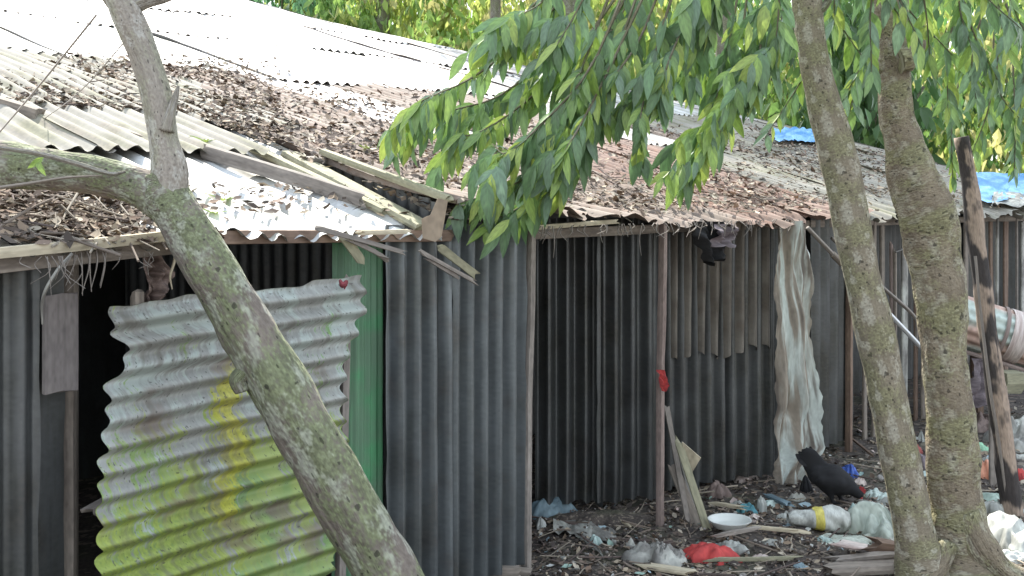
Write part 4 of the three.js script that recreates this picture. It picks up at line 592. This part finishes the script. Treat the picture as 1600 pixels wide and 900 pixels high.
{ const r = rng(404), mint = cloth([0.3, 0.4, 0.38], [0.5, 0.6, 0.56], 165, 0.5), mm = { w: white, g: paleGrey, m: mint, p: pinkPale, b: blueGrey };
  for (const [x, y, w, c, label] of [[1150, 790, 26, 'w', 'white scrap between the teal rag and the leaning boards'], [1205, 792, 34, 'm', 'mint scrap beside the grey blue slat'], [1228, 812, 30, 'w', 'white scrap touching the narrow end of the banded sack'], [1180, 815, 20, 'p', 'pinkish scrap between the white dish and the banded sack'], [1245, 782, 24, 'g', 'grey scrap in front of the round black bag'], [1340, 800, 30, 'm', 'mint scrap under the head of the black hen'], [1385, 790, 28, 'w', 'white scrap against the left side of the slender trunk'], [1345, 760, 18, 'p', 'pinkish scrap in front of the blue plastic bag'], [1300, 808, 22, 'b', 'bluish scrap behind the banded sack'], [1385, 850, 36, 'g', 'grey scrap between the brown wedge and the plastic sheeting'], [1290, 848, 28, 'm', 'mint scrap at the left end of the pale green plastic'], [1205, 852, 24, 'w', 'white scrap right of the long thin stick'], [1185, 870, 30, 'p', 'pinkish scrap next to the red cloth end'], [1250, 880, 26, 'b', 'bluish scrap left of the grey plank end'], [930, 852, 22, 'm', 'mint scrap below the long strip of sacking'], [880, 872, 18, 'w', 'white scrap near the foot of the tall grey post'], [985, 862, 16, 'g', 'grey scrap left of the shredded plastic'], [1452, 800, 26, 'w', 'white scrap wedged between the two right trunks'], [1452, 770, 22, 'p', 'pinkish scrap between the two right trunks'], [1448, 745, 18, 'm', 'mint scrap in front of the grey rubber lump'], [1530, 800, 30, 'b', 'bluish scrap right of the stout trunk'], [1590, 800, 34, 'm', 'mint scrap right of the charred pole foot'], [1560, 830, 30, 'p', 'pinkish scrap behind the large white crumpled plastic'], [1545, 720, 20, 'w', 'white scrap behind the orange pink plastic'], [1595, 715, 26, 'g', 'grey scrap behind the red bowl fragment'], [1570, 700, 22, 'b', 'bluish scrap between the charred pole and the rubbish heap'], [1440, 690, 16, 'w', 'white scrap behind the reddish plastic between the trunks']])
    junk('plastic_scrap', 'small crumpled ' + label, 'plastic', x, y, w, 5 + r() * 9, w * (0.25 + 0.3 * r()), mm[c], { seed: 500 + x, crump: 0.7, fr: 16, rot: (r() - 0.5) * 0.8 }).userData.group = 'plastic scraps on the soil'; }
{ const r = rng(31), im = []; for (let k = 0; k < 90; k++) { const px = r() < 0.75 ? mix(845, 1250, r()) : mix(0, 260, r()), p = wpt(px, 400, -0.17 - 0.04 * r()); p.y = EAVE - 0.04 + (px < 300 ? LOFF : 0); const L = 0.03 + 0.13 * r() * r(); im.push(tube([p, p.clone().add(V((r() - 0.5) * 0.05, -L * 0.5, (r() - 0.5) * 0.04)), p.clone().add(V((r() - 0.5) * 0.09, -L, (r() - 0.5) * 0.04))], px < 300 ? [0.0012, 0.0016, 0.0008] : [0.0024, 0.003, 0.0012], { nr: 4, ns: 6, seed: k })); }
  const m = solo('eave_straw', mergeGeometries(im), woodGrey, 'dry straw and stalks dangling along the eave', 'straw'); m.userData.kind = 'stuff'; }
// torn sacking laid in a curve
solo('torn_sacking', gridGeo(40, 8, (a, b) => { const px = 866 + 95 * a + 6 * n1(a * 9, 3), py = 818 + 34 * a * a + 14 * Math.sin(a * 5) * 0.3 + (b - 0.5) * (26 + 8 * n1(a * 6, 4)), p = onG(px, py); p.y += 0.008 + 0.022 * Math.abs(n2(a * 5, b * 2, 6)) + 0.006 * n2(a * 14, b * 4, 7); return { p, u: a, v: b * 0.3 }; }), paleGrey, 'long pale strip of torn sacking curving on the soil', 'sacking');
solo('torn_sacking', gridGeo(24, 6, (a, b) => { const px = 898 + 42 * a + (b - 0.5) * 10, py = 838 + 32 * a + (b - 0.5) * 12, p = onG(px, py); p.y += 0.010 + 0.02 * Math.abs(n2(a * 4, b * 2, 8)); return { p, u: a, v: b * 0.3 }; }), paleGrey, 'short branch of torn sacking forking off the long strip', 'sacking');
// dish
{ const c = onG(1140, 838), r0 = 34 / F * -c.z, pts = [[0, 0.02], [0.55, 0.02], [0.72, 0.03], [0.92, 0.058], [1, 0.062], [1.0, 0.056], [0.9, 0.045], [0.7, 0.012], [0.5, 0.004], [0, 0.004]].map(([x, y]) => new THREE.Vector2(x * r0, y * 0.8)); const g = new THREE.LatheGeometry(pts, 40); g.translate(c.x, c.y + 0.02, c.z); solo('enamel_dish', g, M({ rgb: [0.66, 0.68, 0.65], roughness: 0.4 }), 'round white enamel dish lying on the soil', 'dish'); }
// sack with a yellow band
{ const b = onG(1278, 832), k = -b.z / F, sk = thing('white_sack', 'white woven sack lying on its side with a yellow band', 'sack', b), L = 92 * k, ax = V(1, 0.02, 0.15).normalize();
  const sec = (a0, a1, grow) => gridGeo(28, 24, (a, q) => { const l = mix(a0, a1, q), th = a * 6.2832, r = (13 + 10 * sstep(0.2, 0.75, l) - 9 * sstep(0.85, 1, l) - 4 * sstep(0.1, 0, l)) * k * grow * (1 + 0.16 * n2(Math.cos(th) * 2 + l * 7, Math.sin(th) * 2, 5)); return { p: b.clone().addScaledVector(ax, (l - 0.5) * L).add(V(0, 18 * k + Math.cos(th) * r * 0.9, Math.sin(th) * r)), u: a * 0.6, v: l }; });
  part(sk, 'sack_body', sec(0, 1, 1), white); part(sk, 'yellow_band', sec(0.42, 0.56, 1.04), yellow); }
// scraps of wood
const scrap = (x0, y0, x1, y1, w, h, mat, label, lift = 0.02) => solo('wood_scrap', beam(onG(x0, y0).add(V(0, lift + h / 2, 0)), onG(x1, y1).add(V(0, lift + h / 2, 0)), w, h, { ragged: 0.02, rough: 0.15 }), mat, label, 'wood');
scrap(1302, 880, 1402, 872, 0.07, 0.03, woodGrey, 'grey plank end lying left of the slender trunk base'); scrap(1310, 866, 1350, 874, 0.1, 0.015, pinkPale, 'pale flat board scrap on top of the grey plank end', 0.055); scrap(1360, 866, 1400, 868, 0.09, 0.06, woodBrown, 'brown wedge of wood against the slender trunk', 0.02); scrap(1300, 898, 1420, 894, 0.1, 0.04, woodDark, 'dark beam lying below the grey plank end'); scrap(1180, 838, 1250, 842, 0.02, 0.02, woodPale, 'thin pale stick in front of the white sack'); scrap(1010, 895, 1080, 905, 0.06, 0.02, woodPale, 'pale board end in front of the shredded plastic'); scrap(1110, 882, 1240, 876, 0.02, 0.018, woodMoss, 'long thin stick in front of the red cloth'); scrap(1120, 798, 1160, 806, 0.03, 0.02, woodPale, 'pale stick beside the teal rag'); scrap(958, 815, 984, 828, 0.012, 0.012, woodPale, 'short pale stick on bare soil near the sacking'); scrap(1200, 785, 1232, 800, 0.05, 0.02, blueGrey, 'grey blue slat pointing at the white sack'); scrap(1120, 870, 1175, 860, 0.02, 0.02, woodGrey, 'grey stick crossing the red cloth', 0.1); scrap(700, 905, 815, 900, 0.05, 0.03, woodDark, 'dark plank along the foot of the bluish sheets');
scrap(1325, 690, 1362, 715, 0.015, 0.015, woodBrown, 'thin brown stick leaning by the dark doorway', 0.03);

// ---------------------------------------------------------------- black hen pecking
{
  const b = onG(1302, 786), hen = thing('black_hen', 'black hen with raised tail pecking at the ground', 'hen', b);
  const res = 72, half = 0.24, mc = new MarchingCubes(res, black, false, false, 60000); mc.isolation = 0;
  const caps = [[-0.075, 0.15, 0, 0.062, -0.01, 0.128, 0, 0.082, 1], [-0.01, 0.128, 0, 0.082, 0.045, 0.108, 0, 0.066, 1], [0.045, 0.11, 0, 0.055, 0.10, 0.08, 0, 0.034, 1], [0.10, 0.08, 0, 0.032, 0.138, 0.052, 0, 0.023, 1], [-0.09, 0.165, 0, 0.052, -0.138, 0.262, 0, 0.034, 2], [-0.09, 0.17, 0, 0.05, -0.165, 0.238, 0, 0.026, 2.2], [-0.06, 0.18, 0, 0.045, -0.112, 0.262, 0, 0.026, 2.2], [-0.02, 0.08, 0.028, 0.03, -0.015, 0.045, 0.03, 0.014, 1], [-0.015, 0.045, 0.03, 0.010, 0.0, 0.004, 0.03, 0.008, 1], [0.02, 0.08, -0.028, 0.03, 0.03, 0.045, -0.03, 0.014, 1], [0.03, 0.045, -0.03, 0.010, 0.045, 0.004, -0.03, 0.008, 1], [0.0, 0.006, 0.03, 0.008, 0.035, 0.004, 0.035, 0.006, 1], [0.045, 0.006, -0.03, 0.008, 0.08, 0.004, -0.035, 0.006, 1], [-0.06, 0.13, 0.058, 0.03, 0.03, 0.12, 0.052, 0.034, 1], [-0.06, 0.13, -0.058, 0.03, 0.03, 0.12, -0.052, 0.034, 1]];
  const sd = (x, y, z) => { let d = 9; for (const [ax, ay, az, ra, bx, by, bz, rb, fz] of caps) { const zx = z * fz, dx = bx - ax, dy = by - ay, dz = (bz - az) * fz, px = x - ax, py = y - ay, pz = zx - az * fz, h = clamp((px * dx + py * dy + pz * dz) / (dx * dx + dy * dy + dz * dz)), e = Math.hypot(px - dx * h, py - dy * h, pz - dz * h) - mix(ra, rb, h), k = 0.016, q = clamp(0.5 + 0.5 * (d - e) / k); d = mix(d, e, q) - k * q * (1 - q); } return d + 0.0025 * n3(x * 45, y * 45, z * 45, 3); };
  for (let k = 0; k < res; k++) for (let j = 0; j < res; j++) for (let i = 0; i < res; i++) mc.field[i + j * res + k * res * res] = -sd((i - res / 2) / (res / 2) * half, (j - res / 2) / (res / 2) * half + 0.15, (k - res / 2) / (res / 2) * half);
  mc.update(); const n = mc.count, g = new THREE.BufferGeometry(); g.setAttribute('position', new THREE.Float32BufferAttribute(mc.positionArray.slice(0, n * 3), 3)); g.setAttribute('normal', new THREE.Float32BufferAttribute(mc.normalArray.slice(0, n * 3), 3)); g.setAttribute('uv', new THREE.Float32BufferAttribute(new Float32Array(n * 2), 2));
  g.scale(half, half, half); g.translate(0, 0.15, 0);
  const yaw = -0.25, place = q => { q.rotateY(yaw); q.translate(b.x, b.y, b.z); return q; };
  part(hen, 'body', place(g), black);
  const comb = new THREE.ExtrudeGeometry(new THREE.Shape([[-0.02, 0], [-0.022, 0.018], [-0.012, 0.012], [-0.006, 0.022], [0.002, 0.013], [0.010, 0.018], [0.018, 0.006], [0.02, 0]].map(p => new THREE.Vector2(...p))), { depth: 0.006, bevelEnabled: true, bevelSize: 0.002, bevelThickness: 0.002 }); comb.rotateZ(-0.7); comb.translate(0.152, 0.072, -0.003); part(hen, 'comb', place(comb), red);
  const wat = new THREE.SphereGeometry(0.010, 10, 8); wat.scale(0.8, 1.3, 0.9); wat.translate(0.148, 0.035, 0.004); part(hen, 'wattle', place(wat), red);
  const beak = new THREE.ConeGeometry(0.008, 0.026, 8); beak.rotateZ(-2.3); beak.translate(0.164, 0.044, 0); part(hen, 'beak', place(beak), woodMoss);
  for (let k = 0; k < 5; k++) { const f = leafG(0.10, 0.05, 0.12, 5); f.applyMatrix4(aim(V(-0.105 - 0.004 * k, 0.20, (k - 2) * 0.005), V(-0.22 - 0.15 * k, 1 - 0.1 * k, (k - 2) * 0.04), V(0, 0, 1), 1, (k - 2) * 0.12)); part(hen, 'tail_feather', place(f), black); }
}
// small green seedlings on the roof
for (const [x, y, label, off] of [[322, 226, 'green seedling growing on the roof behind the leaning trunk', 0], [348, 318, 'green seedling growing on the white roof sheet by the trunk', LOFF + 0.01], [336, 340, 'lower green seedling on the white roof edge by the trunk', LOFF + 0.01], [572, 318, 'tiny green seedling beside the long purlin', LOFF + 0.01], [572, 236, 'yellow green seedling above the gap in the roof', 0]]) { const b = roofP(x, y, off), p = thing('roof_seedling', label, 'plant', b); for (let k = 0; k < 5; k++) { const m = new THREE.Mesh(LG[k % 3], leafMats[3 + (k % 2)]); m.name = 'leaf'; m.applyMatrix4(aim(V(0, 0.01, 0), V(Math.cos(k * 1.3), 0.5, Math.sin(k * 1.3)), V(0, 1, 0), 0.05 + 0.02 * (k % 3), 0)); p.add(sh(m)); } }
renderer.render(scene, camera);
